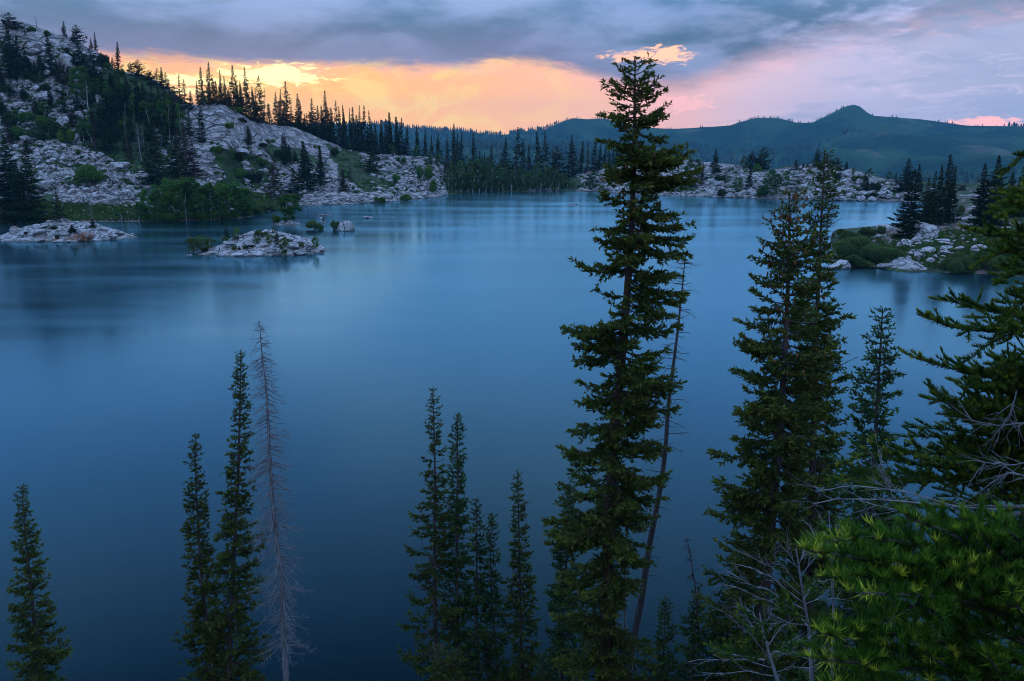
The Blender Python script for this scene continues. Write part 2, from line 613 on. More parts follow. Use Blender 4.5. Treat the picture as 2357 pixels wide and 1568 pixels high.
M['island_leaf'] = foliage_mat('island_birch_leaves', (0.045, 0.085, 0.018), (0.14, 0.18, 0.035), 0.20, (0.20, 0.19, 0.05), 0.30)
M['grass_blade'] = foliage_mat('meadow_blades', (0.026, 0.062, 0.012), (0.085, 0.150, 0.026), 0.10, (0.45, 0.45, 0.40), 0.25)
M['bark'] = bark_mat('spruce_bark', (0.030, 0.026, 0.026), (0.105, 0.088, 0.082), 14, 0.03, (0.085, 0.050, 0.038))
M['bark_red'] = bark_mat('ruddy_bark', (0.028, 0.018, 0.016), (0.12, 0.062, 0.045), 14, 0.03, (0.07, 0.055, 0.05))
M['dead'] = bark_mat('weathered_wood', (0.085, 0.085, 0.086), (0.24, 0.24, 0.242), 20, 0.01, (0.15, 0.148, 0.15))
M['dead_dark'] = bark_mat('dark_dead_wood', (0.035, 0.033, 0.034), (0.10, 0.092, 0.094), 16, 0.02, (0.07, 0.058, 0.055))
M['aspen_bark'] = bark_mat('aspen_bark', (0.20, 0.19, 0.16), (0.50, 0.48, 0.42), 6, 0.01)
M['cone'] = bark_mat('cone_scales', (0.10, 0.038, 0.018), (0.22, 0.085, 0.035), 30, 0.01)
M['rust'] = bark_mat('rust_stained_granite', (0.055, 0.028, 0.020), (0.26, 0.115, 0.065), 1.6, 0.08, (0.20, 0.17, 0.155))
M['soil'] = bark_mat('slope_soil', (0.030, 0.026, 0.020), (0.085, 0.068, 0.050), 3, 0.05)

# water, smoothed by wind and time
m, t, b = material('lake_water')
P = objco(t)
q = scaled(t, P, (0.35, 1.0, 1.0), (0, 0, 0.25))
w1 = t.noise(q, 1.1, 4, 0.65)
w2 = t.noise(scaled(t, P, (0.10, 0.45, 1), (0, 0, 0.2)), 0.22, 4, 0.55)
depth = t.noise(P, 0.02, 3, 0.5)
dif = t.new('ShaderNodeBsdfDiffuse')
t.put(dif.inputs['Color'], t.mix(t.sstep(depth, 0.35, 0.65), (0.0004, 0.006, 0.009), (0.0005, 0.009, 0.013)))
glo = t.new('ShaderNodeBsdfAnisotropic', distribution='MULTI_GGX')
glo.inputs['Color'].default_value = (0.44, 0.83, 0.93, 1.0)
t.put(glo.inputs['Roughness'], t.lrange(w2, 0.3, 0.7, 0.13, 0.21))
fr = t.new('ShaderNodeFresnel')
fr.inputs['IOR'].default_value = 1.333
bp = t.new('ShaderNodeBump')
bp.inputs['Strength'].default_value = 0.07
bp.inputs['Distance'].default_value = 0.10
t.put(bp.inputs['Height'], w1)
for nd in (dif, glo, fr):
    t.l.new(bp.outputs[0], nd.inputs['Normal'])
mx = t.new('ShaderNodeMixShader')
t.l.new(t.m('MULTIPLY_ADD', fr.outputs[0], 1.58, -0.058, clamp=True), mx.inputs[0])
t.l.new(dif.outputs[0], mx.inputs[1])
t.l.new(glo.outputs[0], mx.inputs[2])
t.l.new(mx.outputs[0], t.n['Material Output'].inputs[0])
M['water'] = m

# ================================================================== terrain
def contour(pts):
    """pts (x, y, dist): arrays of azimuth, distance, height sorted by azimuth"""
    r = []
    for x, y, d in pts:
        a, tn = azel(x, y)
        r.append((a, d, EYE + d * tn))
    r.sort()
    return np.array(r)


def shore_dist(x, y):
    a, tn = azel(x, y)
    return -EYE / tn


SH = [(-700, 512), (-300, 512), (0, 511), (340, 511), (480, 508), (560, 503), (610, 489), (640, 480), (700, 475), (850, 469), (1000, 457), (1040, 447),
      (1100, 442), (1300, 440), (1380, 444), (1520, 451), (1780, 459), (2060, 466), (2200, 468), (2357, 470), (2900, 474)]
shx = np.array([p[0] for p in SH], float)
shd = np.array([shore_dist(*p) for p in SH])


def sd(x):
    return float(np.interp(x, shx, shd))


C_SH = contour([(x, y, shore_dist(x, y)) for x, y in SH])
C1 = contour([(x, y, sd(x) + e) for x, y, e in (
    (-700, 455, 25), (0, 456, 25), (340, 454, 25), (450, 442, 25), (600, 432, 25), (640, 450, 18), (700, 452, 14), (850, 440, 14), (1000, 438, 10), (1040, 434, 10),
    (1300, 430, 10), (1380, 426, 10), (1520, 424, 10), (1600, 430, 10), (1780, 432, 10), (1900, 430, 9), (2060, 446, 8), (2357, 452, 8), (2900, 455, 8))])
C2 = contour([(x, y, sd(x) + e) for x, y, e in (
    (-700, 290, 62), (0, 300, 62), (200, 310, 62), (340, 330, 58), (400, 345, 54), (450, 330, 47), (520, 320, 45), (600, 350, 45), (700, 370, 42), (850, 395, 38), (1000, 405, 26), (1040, 415, 24),
    (1300, 418, 24), (1380, 405, 22), (1540, 390, 25), (1650, 398, 24), (1780, 410, 24), (1900, 402, 22), (2060, 430, 20), (2357, 434, 20), (2900, 434, 20))])
CR = [(-700, -10, 100), (-300, 25, 100), (0, 54, 100), (60, 58, 100), (110, 73, 100), (165, 91, 100), (200, 105, 98), (226, 118, 96), (242, 135, 94), (262, 156, 94), (285, 168, 94),
      (330, 176, 92), (360, 192, 90), (400, 216, 84), (425, 240, 74), (445, 244, 70), (470, 242, 68), (505, 243, 68), (540, 256, 70), (570, 276, 72), (592, 284, 74), (640, 290, 78), (680, 294, 78),
      (720, 311, 76), (760, 326, 72), (800, 345, 66), (850, 351, 62), (900, 357, 60), (950, 362, 52), (1000, 368, 46), (1035, 392, 42), (1070, 405, 40), (1300, 410, 40), (1345, 396, 40),
      (1400, 380, 42), (1450, 371, 44), (1540, 362, 46), (1600, 371, 44), (1650, 376, 42), (1700, 382, 42), (1760, 397, 40), (1800, 389, 40), (1850, 386, 40), (1905, 385, 40), (1950, 392, 38), (2000, 403, 36),
      (2060, 414, 34), (2120, 418, 34), (2200, 420, 34), (2357, 420, 34), (2900, 420, 34)]
C3 = contour([(x, y, sd(x) + e) for x, y, e in CR])

N_AZ = 1000
azs = np.linspace(math.radians(-38), math.radians(38), N_AZ)


def samp(C, k):
    v = np.interp(azs, C[:, 0], C[:, k])
    ker = np.exp(-0.5 * (np.arange(-4, 5) / 1.8) ** 2)
    ker /= ker.sum()
    return np.convolve(np.pad(v, 4, mode='edge'), ker, 'valid')


prof_d = [samp(C_SH, 1)]
prof_z = [np.zeros(N_AZ)]
for C in (C1, C2, C3):
    prof_d.append(np.maximum(samp(C, 1), prof_d[-1] + 3))
    prof_z.append(samp(C, 2))
D = np.array([prof_d[0] - 30, prof_d[0] - 7, prof_d[0]] + prof_d[1:] + [prof_d[-1] + 22, prof_d[-1] + 90])
Z = np.array([prof_z[0] - 6, prof_z[0] - 1.4, prof_z[0]] + prof_z[1:] + [prof_z[-1] - 2.5, prof_z[-1] - 38])


def pchip(D, Z, q):
    """D, Z (k, n); q (r, n) -> heights (r, n)"""
    h = np.diff(D, axis=0)
    s = np.diff(Z, axis=0) / h
    mm = np.zeros_like(Z)
    mm[0], mm[-1] = s[0], s[-1]
    prod = s[:-1] * s[1:]
    mm[1:-1] = np.where(prod > 0, 2 * prod / (s[:-1] + s[1:] + 1e-9 * np.sign(s[:-1] + s[1:]) + 1e-12), 0)
    out = np.zeros_like(q)
    for i in range(len(h)):
        tt = (q - D[i]) / h[i]
        sel = (tt >= 0) & (tt <= 1) if i else (tt <= 1)
        t2, t3 = tt * tt, tt * tt * tt
        v = (2 * t3 - 3 * t2 + 1) * Z[i] + (t3 - 2 * t2 + tt) * h[i] * mm[i] + (-2 * t3 + 3 * t2) * Z[i + 1] + (t3 - t2) * h[i] * mm[i + 1]
        out = np.where(sel, v, out)
    return np.where(q > D[-1], Z[-1], out)


seg_rows = [3, 8, 34, 66, 74, 12, 6]
rows = []
for i, nseg in enumerate(seg_rows):
    for j in range(nseg):
        rows.append(D[i] + (D[i + 1] - D[i]) * (j / nseg))
rows.append(D[-1])
Q = np.array(rows)                                  # (r, n) distances
H0 = pchip(D, Z, Q)
XX = Q * np.sin(azs)
YY = Q * np.cos(azs)
px, py = project(np.stack((XX.ravel(), YY.ravel(), H0.ravel()), 1))
px, py = px.reshape(Q.shape), py.reshape(Q.shape)

# where rock shows and where soil and low plants cover it
GREEN = [
    [(-50, 458), (100, 462), (340, 474), (340, 520), (-50, 520)],                     # lakeside meadow
    [(560, 432), (640, 452), (660, 486), (560, 500)],
    [(170, 190), (250, 160), (360, 195), (420, 250), (430, 420), (300, 400), (200, 340), (160, 260)],
    [(0, 250), (110, 240), (140, 320), (0, 330)],
    [(480, 330), (560, 350), (660, 400), (640, 440), (520, 420)],
    [(600, 330), (700, 345), (760, 380), (640, 370)],
    [(760, 335), (830, 350), (880, 400), (830, 440), (780, 400)],
    [(1025, 380), (1340, 390), (1320, 445), (1030, 450)],
    [(830, 400), (900, 420), (900, 450), (830, 440)],
]
soft = fbm(px / 40, py / 25, 5, 3) * 22
green = np.zeros(Q.shape)
for poly in GREEN:
    green = np.maximum(green, inpoly(px + soft, py + soft * 0.7, poly).astype(float))
rock = 1 - green * (0.78 + 0.22 * vnoise(XX / 3, YY / 3, 4))
rock = np.clip(rock - 0.30 * sst(fbm(XX / 14, YY / 14, 9, 4), 0.05, 0.5), 0, 1)
rock[Q > D[5] + 4] = 0.25
meadow = inpoly(px + soft * 0.3, py + soft * 0.15, GREEN[0])
rock[meadow] *= 0.1
soil_m = ((Q > D[2] - 1) & (Q < D[2] + 1.6) & (px < 620)).astype(float)
rock = np.where(soil_m > 0, 0.0, rock)
rock = rock * (1 - 0.7 * sst(px, 2085, 2130))

# shape: broad swells, then blocks and joints where rock shows
land = sst(Q - D[2], 0.0, 14.0)
crest = 1 - 0.65 * sst(Q, D[5] - 10, D[5] - 1) * (1 - sst(Q, D[5] + 4, D[5] + 12))
H = H0 + land * crest * (fbm(XX / 28, YY / 28, 21, 4) * 3.0)
ang = 0.5
ux = (XX * math.cos(ang) + YY * math.sin(ang))
uy = (-XX * math.sin(ang) + YY * math.cos(ang))
wx = fbm(XX / 9, YY / 9, 31, 4) * 6
wy = fbm(XX / 9, YY / 9, 37, 4) * 6
f1, f2, cid, ox, oy = worley((ux + wx) / 11, (uy + wy) / 6.0, 41)
blocks = (cid - 0.5) * 2.1 + (ox * (cid * 7 % 1 - 0.5) + oy * (cid * 13 % 1 - 0.5)) * 2.2 - 0.8 * (1 - sst(f2 - f1, 0.0, 0.14)) * sst(fbm(XX / 6, YY / 6, 47, 3), -0.15, 0.3)
g1, g2, gid, gx, gy = worley((ux + wx * 0.5) / 2.3, (uy + wy * 0.5) / 1.5, 43)
blocks = blocks + 0.22 * (gid - 0.5) - 0.30 * (1 - sst(g2 - g1, 0.0, 0.2)) * sst(fbm(XX / 4, YY / 4, 49, 3), -0.1, 0.3)
dome = inpoly(px + soft * 0.5, py + soft * 0.3, [(425, 235), (600, 265), (830, 345), (980, 450), (700, 470), (600, 400), (440, 420)])
rl = (1 - 0.55 * dome) * sst(rock, 0.25, 0.75) * np.clip((Q - D[2]) / 3.0, 0, 1) * (0.4 + 0.6 * crest)
H = H + rl * blocks * (0.65 + 0.35 * sst(fbm(XX / 30, YY / 30, 51, 3), -0.2, 0.3))
H = H + land * (1 - rl) * fbm(XX / 3.0, YY / 3.0, 61, 3) * 0.5
GRID_H = H


def ground(x, y):
    """height of the far ground at world x, y"""
    a = math.atan2(x, y)
    d = math.hypot(x, y)
    ci = min(max((a - azs[0]) / (azs[1] - azs[0]), 0), N_AZ - 1.001)
    i = int(ci)
    f = ci - i
    h0 = np.interp(d, Q[:, i], GRID_H[:, i])
    h1 = np.interp(d, Q[:, i + 1], GRID_H[:, i + 1])
    return float(h0 * (1 - f) + h1 * f)


def cast(x, y):
    """where the line of sight through (x, y) meets the far ground; None above the skyline"""
    a, tn = azel(x, y)
    ci = min(max((a - azs[0]) / (azs[1] - azs[0]), 0), N_AZ - 1)
    i = int(round(ci))
    d = np.linspace(Q[12, i], D[5, i] + 20, 700)
    h = np.interp(d, Q[:, i], GRID_H[:, i])
    hit = np.nonzero(EYE + d * tn <= h)[0]
    if len(hit) == 0:
        return None, D[5, i]
    dd = d[hit[0]]
    return np.array((dd * math.sin(a), dd * math.cos(a), h[hit[0]])), dd


def grid_faces(r, n, c0=0, c1=None):
    c1 = n - 1 if c1 is None else c1
    i, j = np.meshgrid(np.arange(r - 1), np.arange(c0, c1), indexing='ij')
    a = (i * n + j).ravel()
    return np.stack((a, a + 1, a + n + 1, a + n), 1)


def sub_grid(j0, j1):
    Vx = np.stack((XX[:, j0:j1], YY[:, j0:j1], H[:, j0:j1]), -1).reshape(-1, 3)
    tn = np.stack((rock[:, j0:j1], green[:, j0:j1], soil_m[:, j0:j1]), -1).reshape(-1, 3)
    return Vx, grid_faces(Q.shape[0], j1 - j0), tn


SPLIT = int(np.searchsorted(azs, azel(1050, 440)[0]))
v, f, tn = sub_grid(0, SPLIT + 1)
hillside = kind(obj('hillside', make_mesh('hillside', v, f, True, tn), M['hillside']), 'structure')
v, f, tn = sub_grid(SPLIT, N_AZ)
far_shore = kind(obj('far_shore', make_mesh('far_shore', v, f, True, tn), M['hillside']), 'structure')

# ------------------------------------------------------------------ promontory on the right
PN = [(1900, 616), (1930, 617), (2000, 613), (2070, 626), (2180, 628), (2300, 632), (2357, 638), (2600, 655), (2900, 670)]
pn = contour([(x, y, shore_dist(x, y)) for x, y in PN])


def pz(pts):
    return contour([(x, y, (z - EYE) / azel(x, y)[1]) for x, y, z in pts])


pc2 = pz([(1900, 575, 0.3), (1940, 566, 0.7), (2000, 562, 1.3), (2100, 548, 2.6), (2200, 545, 3.4), (2357, 535, 4.4), (2900, 520, 6)])
pc3 = pz([(1900, 536, 0.2), (1930, 535, 0.4), (2000, 532, 1.0), (2060, 526, 1.6), (2120, 512, 2.8), (2200, 508, 3.6), (2357, 498, 4.8), (2900, 490, 6)])
pc4 = pz([(1900, 527, -0.6), (1930, 526, -0.5), (2000, 522, -0.3), (2060, 515, 0.0), (2120, 497, 2.6), (2200, 489, 4.0), (2357, 484, 5.0), (2900, 480, 6)])
NP = 270
paz = np.linspace(azel(1895, 575)[0], math.radians(41), NP)
ip = lambda C, k: np.interp(paz, C[:, 0], C[:, k])
dn = ip(pn, 1)
pd_ = [dn - 12, dn - 2.5, dn, dn + 5]
pzz = [np.full(NP, -4.0), np.full(NP, -0.8), np.zeros(NP), np.minimum(0.9, ip(pc2, 2) * 0.45 + 0.2)]
for C in (pc2, pc3, pc4):
    pd_.append(np.maximum(ip(C, 1), pd_[-1] + 2))
    pzz.append(ip(C, 2))
back = sst(paz, azel(2050, 520)[0], azel(2160, 500)[0])
pd_ += [pd_[-1] + 6, pd_[-1] + 110]
pzz += [pzz[-1] * back - 2.5 * (1 - back), pzz[-1] * back - 6 * (1 - back) - 1.0]
PD, PZ = np.array(pd_), np.array(pzz)
rr = []
for i, nseg in enumerate([2, 6, 14, 50, 50, 24, 10, 30]):
    for j in range(nseg):
        rr.append(PD[i] + (PD[i + 1] - PD[i]) * (j / nseg))
rr.append(PD[-1])
PQ = np.array(rr)
PH = pchip(PD, PZ, PQ)
tip = sst(paz, paz[0], paz[0] + 0.010)
PX, PY = PQ * np.sin(paz), PQ * np.cos(paz)
land = sst(PQ - PD[2], 0, 6) * (1 - sst(PQ, PD[5], PD[6]) * (1 - back))
PH = PH + land * (fbm(PX / 9, PY / 9, 71, 4) * 0.8 + fbm(PX / 1.5, PY / 1.5, 73, 3) * 0.16)
PH = PH * tip - 1.5 * (1 - tip)
qx, qy = project(np.stack((PX.ravel(), PY.ravel(), PH.ravel()), 1))
qx, qy = qx.reshape(PQ.shape), qy.reshape(PQ.shape)
path = np.abs(qx - np.interp(qy, [500, 540, 570, 590, 625], [2190, 2218, 2222, 2240, 2275])) < np.interp(qy, [500, 570, 625], [6, 16, 26]) + fbm(qx / 9, qy / 9, 3, 3) * 9
beach = inpoly(qx, qy, [(1990, 530), (2075, 532), (2080, 560), (2010, 556)])
soil_p = np.clip(path.astype(float) + beach * 0.9 + (fbm(PX / 4, PY / 4, 81, 3) > 0.35) * 0.8, 0, 1)
rock_p = np.clip(0.18 + 0.5 * sst(fbm(PX / 8, PY / 8, 83, 4), 0.1, 0.5), 0, 1) * (1 - soil_p)
promontory = kind(obj('promontory', make_mesh('promontory', np.stack((PX, PY, PH), -1).reshape(-1, 3), grid_faces(PQ.shape[0], NP), True,
                  np.stack((rock_p, 1 - rock_p, soil_p), -1).reshape(-1, 3)), M['hillside']), 'structure')


def cast_p(x, y):
    a, tn = azel(x, y)
    i = int(round(min(max((a - paz[0]) / (paz[1] - paz[0]), 0), NP - 1)))
    d = np.linspace(PD[1, i], PD[-1, i], 900)
    h = np.maximum(np.interp(d, PQ[:, i], PH[:, i]), -0.3)
    hit = np.nonzero(EYE + d * tn <= h)[0]
    dd = d[hit[0]] if len(hit) else d[-1]
    hh = h[hit[0]] if len(hit) else h[-1]
    return np.array((dd * math.sin(a), dd * math.cos(a), hh)), dd


# ------------------------------------------------------------------ slope the camera stands on
gx_, gy_ = np.meshgrid(np.linspace(-34, 40, 150), np.linspace(-14, 34, 100))
sl = 18.25 - 0.74 * gy_ - 0.004 * np.abs(gx_) ** 1.2
sl = np.where(gy_ < 0, 18.25 - 0.3 * gy_, sl) + np.clip((gx_ - 2.0) * 0.05, 0, 0.6)
sl = sl - 1.0 * sst(gy_, 16, 24) + fbm(gx_ / 5, gy_ / 5, 91, 4) * 0.55 + fbm(gx_ / 1.1, gy_ / 1.1, 93, 3) * 0.12


def slope_z(x, y):
    j = min(max((x + 34) / 74 * 149, 0), 148.999)
    i = min(max((y + 14) / 48 * 99, 0), 98.999)
    return float(sl[int(i), int(j)])


foreground_slope = kind(obj('foreground_slope', make_mesh('foreground_slope', np.stack((gx_, gy_, sl), -1).reshape(-1, 3), grid_faces(100, 150), True), M['soil']), 'structure')

# ------------------------------------------------------------------ lake
wv = np.array([(-330, 15, 0), (330, 15, 0), (330, 345, 0), (-330, 345, 0)], float)
lake = kind(obj('lake', make_mesh('lake', wv, np.array([[0, 1, 2, 3]])), M['water']), 'structure')

# ------------------------------------------------------------------ mountains beyond the valley
RIDGE = [(-700, 300), (600, 290), (860, 284), (900, 284), (950, 294), (1000, 297), (1060, 300), (1120, 308), (1160, 308), (1200, 300), (1250, 296), (1275, 286), (1300, 276), (1322, 271), (1350, 272),
         (1390, 270), (1410, 276), (1440, 280), (1500, 293), (1560, 294), (1620, 291), (1680, 288), (1715, 278), (1745, 271), (1790, 273), (1815, 278), (1835, 283), (1870, 282), (1895, 270), (1920, 258), (1945, 246),
         (1965, 241), (1980, 246), (1996, 260), (2010, 267), (2060, 270), (2120, 275), (2180, 284), (2230, 291), (2300, 291), (2357, 291), (2600, 288), (3000, 280)]
MS = 2.0
mr = contour([(x, y, MS * (1500 + (x - 1178) * 0.05)) for x, y in RIDGE])
NM = 620
maz = np.linspace(math.radians(-36), math.radians(38), NM)
rd, rz = np.interp(maz, mr[:, 0], mr[:, 1]), np.interp(maz, mr[:, 0], mr[:, 2])
xm = CX + np.tan(maz) * F
foot = contour([(x, y, MS * 560) for x, y in ((-700, 420), (1178, 425), (1800, 430), (2357, 470), (3000, 480))])
mid = contour([(x, y, MS * 900) for x, y in ((-700, 370), (1178, 362), (1500, 365), (1800, 372), (2100, 392), (2357, 410), (3000, 420))])
upm = contour([(x, y, MS * 1230) for x, y in ((-700, 330), (1000, 328), (1300, 322), (1500, 326), (1750, 322), (1960, 312), (2100, 322), (2357, 335), (3000, 335))])
im = lambda C, k: np.interp(maz, C[:, 0], C[:, k])
MD = np.array([im(foot, 1) - 500, im(foot, 1), im(mid, 1), im(upm, 1), rd, rd + 120, rd + 640])
MZ = np.array([im(foot, 2) - 30, im(foot, 2), im(mid, 2), im(upm, 2), rz, rz - 12, rz - 240])
rr = []
for i, nseg in enumerate([4, 30, 40, 50, 6, 4]):
    for j in range(nseg):
        rr.append(MD[i] + (MD[i + 1] - MD[i]) * (j / nseg))
rr.append(MD[-1])
MQ = np.array(rr)
MH = pchip(MD, MZ, MQ)
MX, MY = MQ * np.sin(maz), MQ * np.cos(maz)
keep = sst(MQ, MD[1], MD[1] + 240) * (1 - 0.93 * sst(MQ, MD[4] - 340, MD[4] - 20))
gul = np.abs(fbm(MX / 260 + MY / 800, MY / 520, 101, 4))
MH = MH + keep * (fbm(MX / 480, MY / 480, 103, 4) * 60 - gul * 80)
mountain = kind(obj('mountain', make_mesh('mountain', np.stack((MX, MY, MH), -1).reshape(-1, 3), grid_faces(MQ.shape[0], NM), True), M['mountain']), 'structure')


def mount_z(i, d):
    return np.interp(d, MQ[:, i], MH[:, i])


rng = np.random.default_rng(11)


def spikes(P, h, w, rg, round_frac=0.0):
    """small crowns: a jagged six-sided cone, or a lumpy ball for broadleaf; one joined mesh"""
    n = len(P)
    k = 5
    ang = (np.arange(k) / k * 2 * np.pi)[None, :] + rg.random((n, 1)) * 6.28
    rj = rg.uniform(0.75, 1.25, (n, k))
    ring = np.stack((np.cos(ang) * rj, np.sin(ang) * rj), -1)
    rounded = rg.random(n) < round_frac
    r_low = np.where(rounded, 0.75, 1.0)[:, None]
    r_mid = np.where(rounded, 1.0, 0.55)[:, None]
    z_mid = np.where(rounded, 0.55, 0.5)[:, None]
    V = np.zeros((n, 2 * k + 1, 3))
    V[:, :k, :2] = ring * (w[:, None] * r_low)[..., None]
    V[:, :k, 2] = h[:, None] * 0.05
    V[:, k:2 * k, :2] = ring * (w[:, None] * r_mid)[..., None]
    V[:, k:2 * k, 2] = h[:, None] * z_mid
    V[:, 2 * k, 2] = h
    V += P[:, None, :]
    fs = []
    for j in range(k):
        a, b_ = j, (j + 1) % k
        fs += [(a, b_, k + b_), (a, k + b_, k + a), (k + a, k + b_, 2 * k)]
    Fc = (np.array(fs)[None] + (np.arange(n) * (2 * k + 1))[:, None, None]).reshape(-1, 3)
    tint = np.zeros((n, 2 * k + 1, 3))
    tint[:, :, 0] = rg.random(n)[:, None]
    return V.reshape(-1, 3), Fc, tint.reshape(-1, 3)


# forest on the mountain: thick along the left ridge, in patches on the slopes
pts, hs, ws = [], [], []
for _ in range(22000):
    i = int(rng.integers(0, NM))
    x = xm[i]
    u = rng.random()
    if u < 0.09:
        d = MD[4, i] + rng.uniform(-28, 12)
        dens = np.interp(x, [860, 1000, 1250, 1275, 1330, 1380, 1420, 1500, 1690, 1720, 1800, 1830, 1900, 1925, 1990, 2200, 2400], [1, 1, 1, .5, .10, .5, .2, .2, .08, .8, .7, .3, .3, .06, .05, .08, .2])
        if rng.random() > dens:
            continue
        hh = rng.uniform(6.0, 17) * (0.6 if x > 1300 else 1.0)
    else:
        d = rng.uniform(MD[1, i], MD[4, i] - 40)
        X, Y = d * math.sin(maz[i]), d * math.cos(maz[i])
        n = float(fbm(np.array(X / 300), np.array(Y / 520), 121, 4)) + (0.34 if x < 1250 else 0.0) + (0.30 if (x > 2150 and d < 1800) else 0) - (0.45 if d > 2760 and x > 1300 else 0)
        if n < -0.06 + rng.random() * 0.16:
            continue
        hh = rng.uniform(9, 18)
    pts.append((d * math.sin(maz[i]), d * math.cos(maz[i]), mount_z(i, d) - 0.5))
    hs.append(hh)
    ws.append(hh * rng.uniform(0.16, 0.30))
v, f, tn = spikes(np.array(pts), np.array(hs), np.array(ws), rng, 0.35)
mountain_forest = kind(obj('mountain_forest', make_mesh('mountain_forest', v, f, False, tn), M['far_needle']), 'stuff')
tag(mountain_forest, 'distant dark forest scattered over the blue mountain slopes and ridges', 'forest')

# ------------------------------------------------------------------ rocks
def ico(sub):
    ph = (1 + 5 ** 0.5) / 2
    V = unit(np.array([(-1, ph, 0), (1, ph, 0), (-1, -ph, 0), (1, -ph, 0), (0, -1, ph), (0, 1, ph), (0, -1, -ph), (0, 1, -ph), (ph, 0, -1), (ph, 0, 1), (-ph, 0, -1), (-ph, 0, 1)]))
    Fc = [(0, 11, 5), (0, 5, 1), (0, 1, 7), (0, 7, 10), (0, 10, 11), (1, 5, 9), (5, 11, 4), (11, 10, 2), (10, 7, 6), (7, 1, 8), (3, 9, 4), (3, 4, 2), (3, 2, 6), (3, 6, 8), (3, 8, 9), (4, 9, 5), (2, 4, 11), (6, 2, 10), (8, 6, 7), (9, 8, 1)]
    V = [tuple(v) for v in V]
    for _ in range(sub):
        mid_, G = {}, []

        def mp(a, b):
            k = (min(a, b), max(a, b))
            if k not in mid_:
                p = unit(np.array(V[a]) + np.array(V[b]))
                V.append(tuple(p))
                mid_[k] = len(V) - 1
            return mid_[k]
        for a, b_, c in Fc:
            ab, bc, ca_ = mp(a, b_), mp(b_, c), mp(c, a)
            G += [(a, ab, ca_), (b_, bc, ab), (c, ca_, bc), (ab, bc, ca_)]
        Fc = G
    return np.array(V), np.array(Fc)


def rock_shape(rg, sub, planes=14, lo=0.62, rough=0.05):
    V, Fc = ico(sub)
    N = unit(rg.normal(size=(planes, 3)))
    c = rg.uniform(lo, 1.0, planes)
    dots = V @ N.T
    r = np.where(dots > 0.05, c / np.maximum(dots, 0.05), 9).min(1)
    r = np.minimum(r, 1.15)
    r = r * (1 + rough * (fbm(V[:, 0] * 2.2 + V[:, 2], V[:, 1] * 2.2 - V[:, 2] * 1.3, int(rg.integers(999)), 3)))
    return V * r[:, None], Fc


rrng = np.random.default_rng(5)
BOULD = [make_mesh('boulder', *rock_shape(rrng, 3, 16), False) for _ in range(9)]
SLABS = [make_mesh('slab', *rock_shape(rrng, 4, 11, 0.7, 0.08), True) for _ in range(7)]
for me in BOULD + SLABS:
    me.materials.append(M['boulder'])


def boulder(parent, P, w, h, dpt=None, name='boulder', rz=None, tilt=0.25, pool=None, sink=0.25):
    me = (pool or BOULD)[int(rrng.integers(0, len(pool or BOULD)))]
    o = obj(name, me, None, parent)
    dpt = dpt if dpt else w * rrng.uniform(0.7, 1.1)
    o.scale = (w / 2, dpt / 2, h / 2)
    o.rotation_euler = (rrng.uniform(-tilt, tilt), rrng.uniform(-tilt, tilt), rrng.uniform(-0.5, 0.5) if rz is None else rz)
    o.location = (P[0], P[1], P[2] + h * (0.5 - sink))
    return o


def scatter(polys, count, lo, hi, parent, limit, seed):
    """stones over frame polygons on the far ground: the largest as parts, the rest joined"""
    rg = np.random.default_rng(seed)
    found = []
    areas = []
    for pl in polys:
        xs, ys = [p[0] for p in pl], [p[1] for p in pl]
        areas.append((max(xs) - min(xs)) * (max(ys) - min(ys)))
    pr = np.array(areas) / sum(areas)
    tries = 0
    while len(found) < count and tries < count * 6:
        tries += 1
        pl = polys[int(rg.choice(len(polys), p=pr))]
        x = rg.uniform(min(p[0] for p in pl), max(p[0] for p in pl))
        y = rg.uniform(min(p[1] for p in pl), max(p[1] for p in pl))
        if not inpoly(np.array(x), np.array(y), pl):
            continue
        if float(fbm(np.array(x / 30), np.array(y / 18), 17, 3)) < -0.28 + rg.random() * 0.3:
            continue
        P, d = cast(x, y)
        if P is None:
            continue
        s = lo + (hi - lo) * rg.random() ** 3.2
        found.append((s * d / F, P))
    found.sort(key=lambda q: -q[0])
    for w, P in found[:limit]:
        boulder(parent, P, w, w * rg.uniform(0.45, 0.85))
    rest = found[limit:]
    if rest:
        Vs, Fs, off = [], [], 0
        low = [rock_shape(rg, 1, 9, 0.6, 0.0) for _ in range(6)]
        for w, P in rest:
            V, Fc = low[int(rg.integers(6))]
            a = rg.uniform(0, 6.28)
            s = np.array((w * 0.5, w * rg.uniform(0.35, 0.55), w * rg.uniform(0.22, 0.42)))
            q = V * s
            q = np.stack((q[:, 0] * math.cos(a) - q[:, 1] * math.sin(a), q[:, 0] * math.sin(a) + q[:, 1] * math.cos(a), q[:, 2]), 1)
            Vs.append(q + P + np.array((0, 0, w * 0.12)))
            Fs.append(Fc + off)
            off += len(V)
        kind(obj('rubble', make_mesh('rubble', np.concatenate(Vs), np.concatenate(Fs)), M['boulder'], parent), 'stuff')


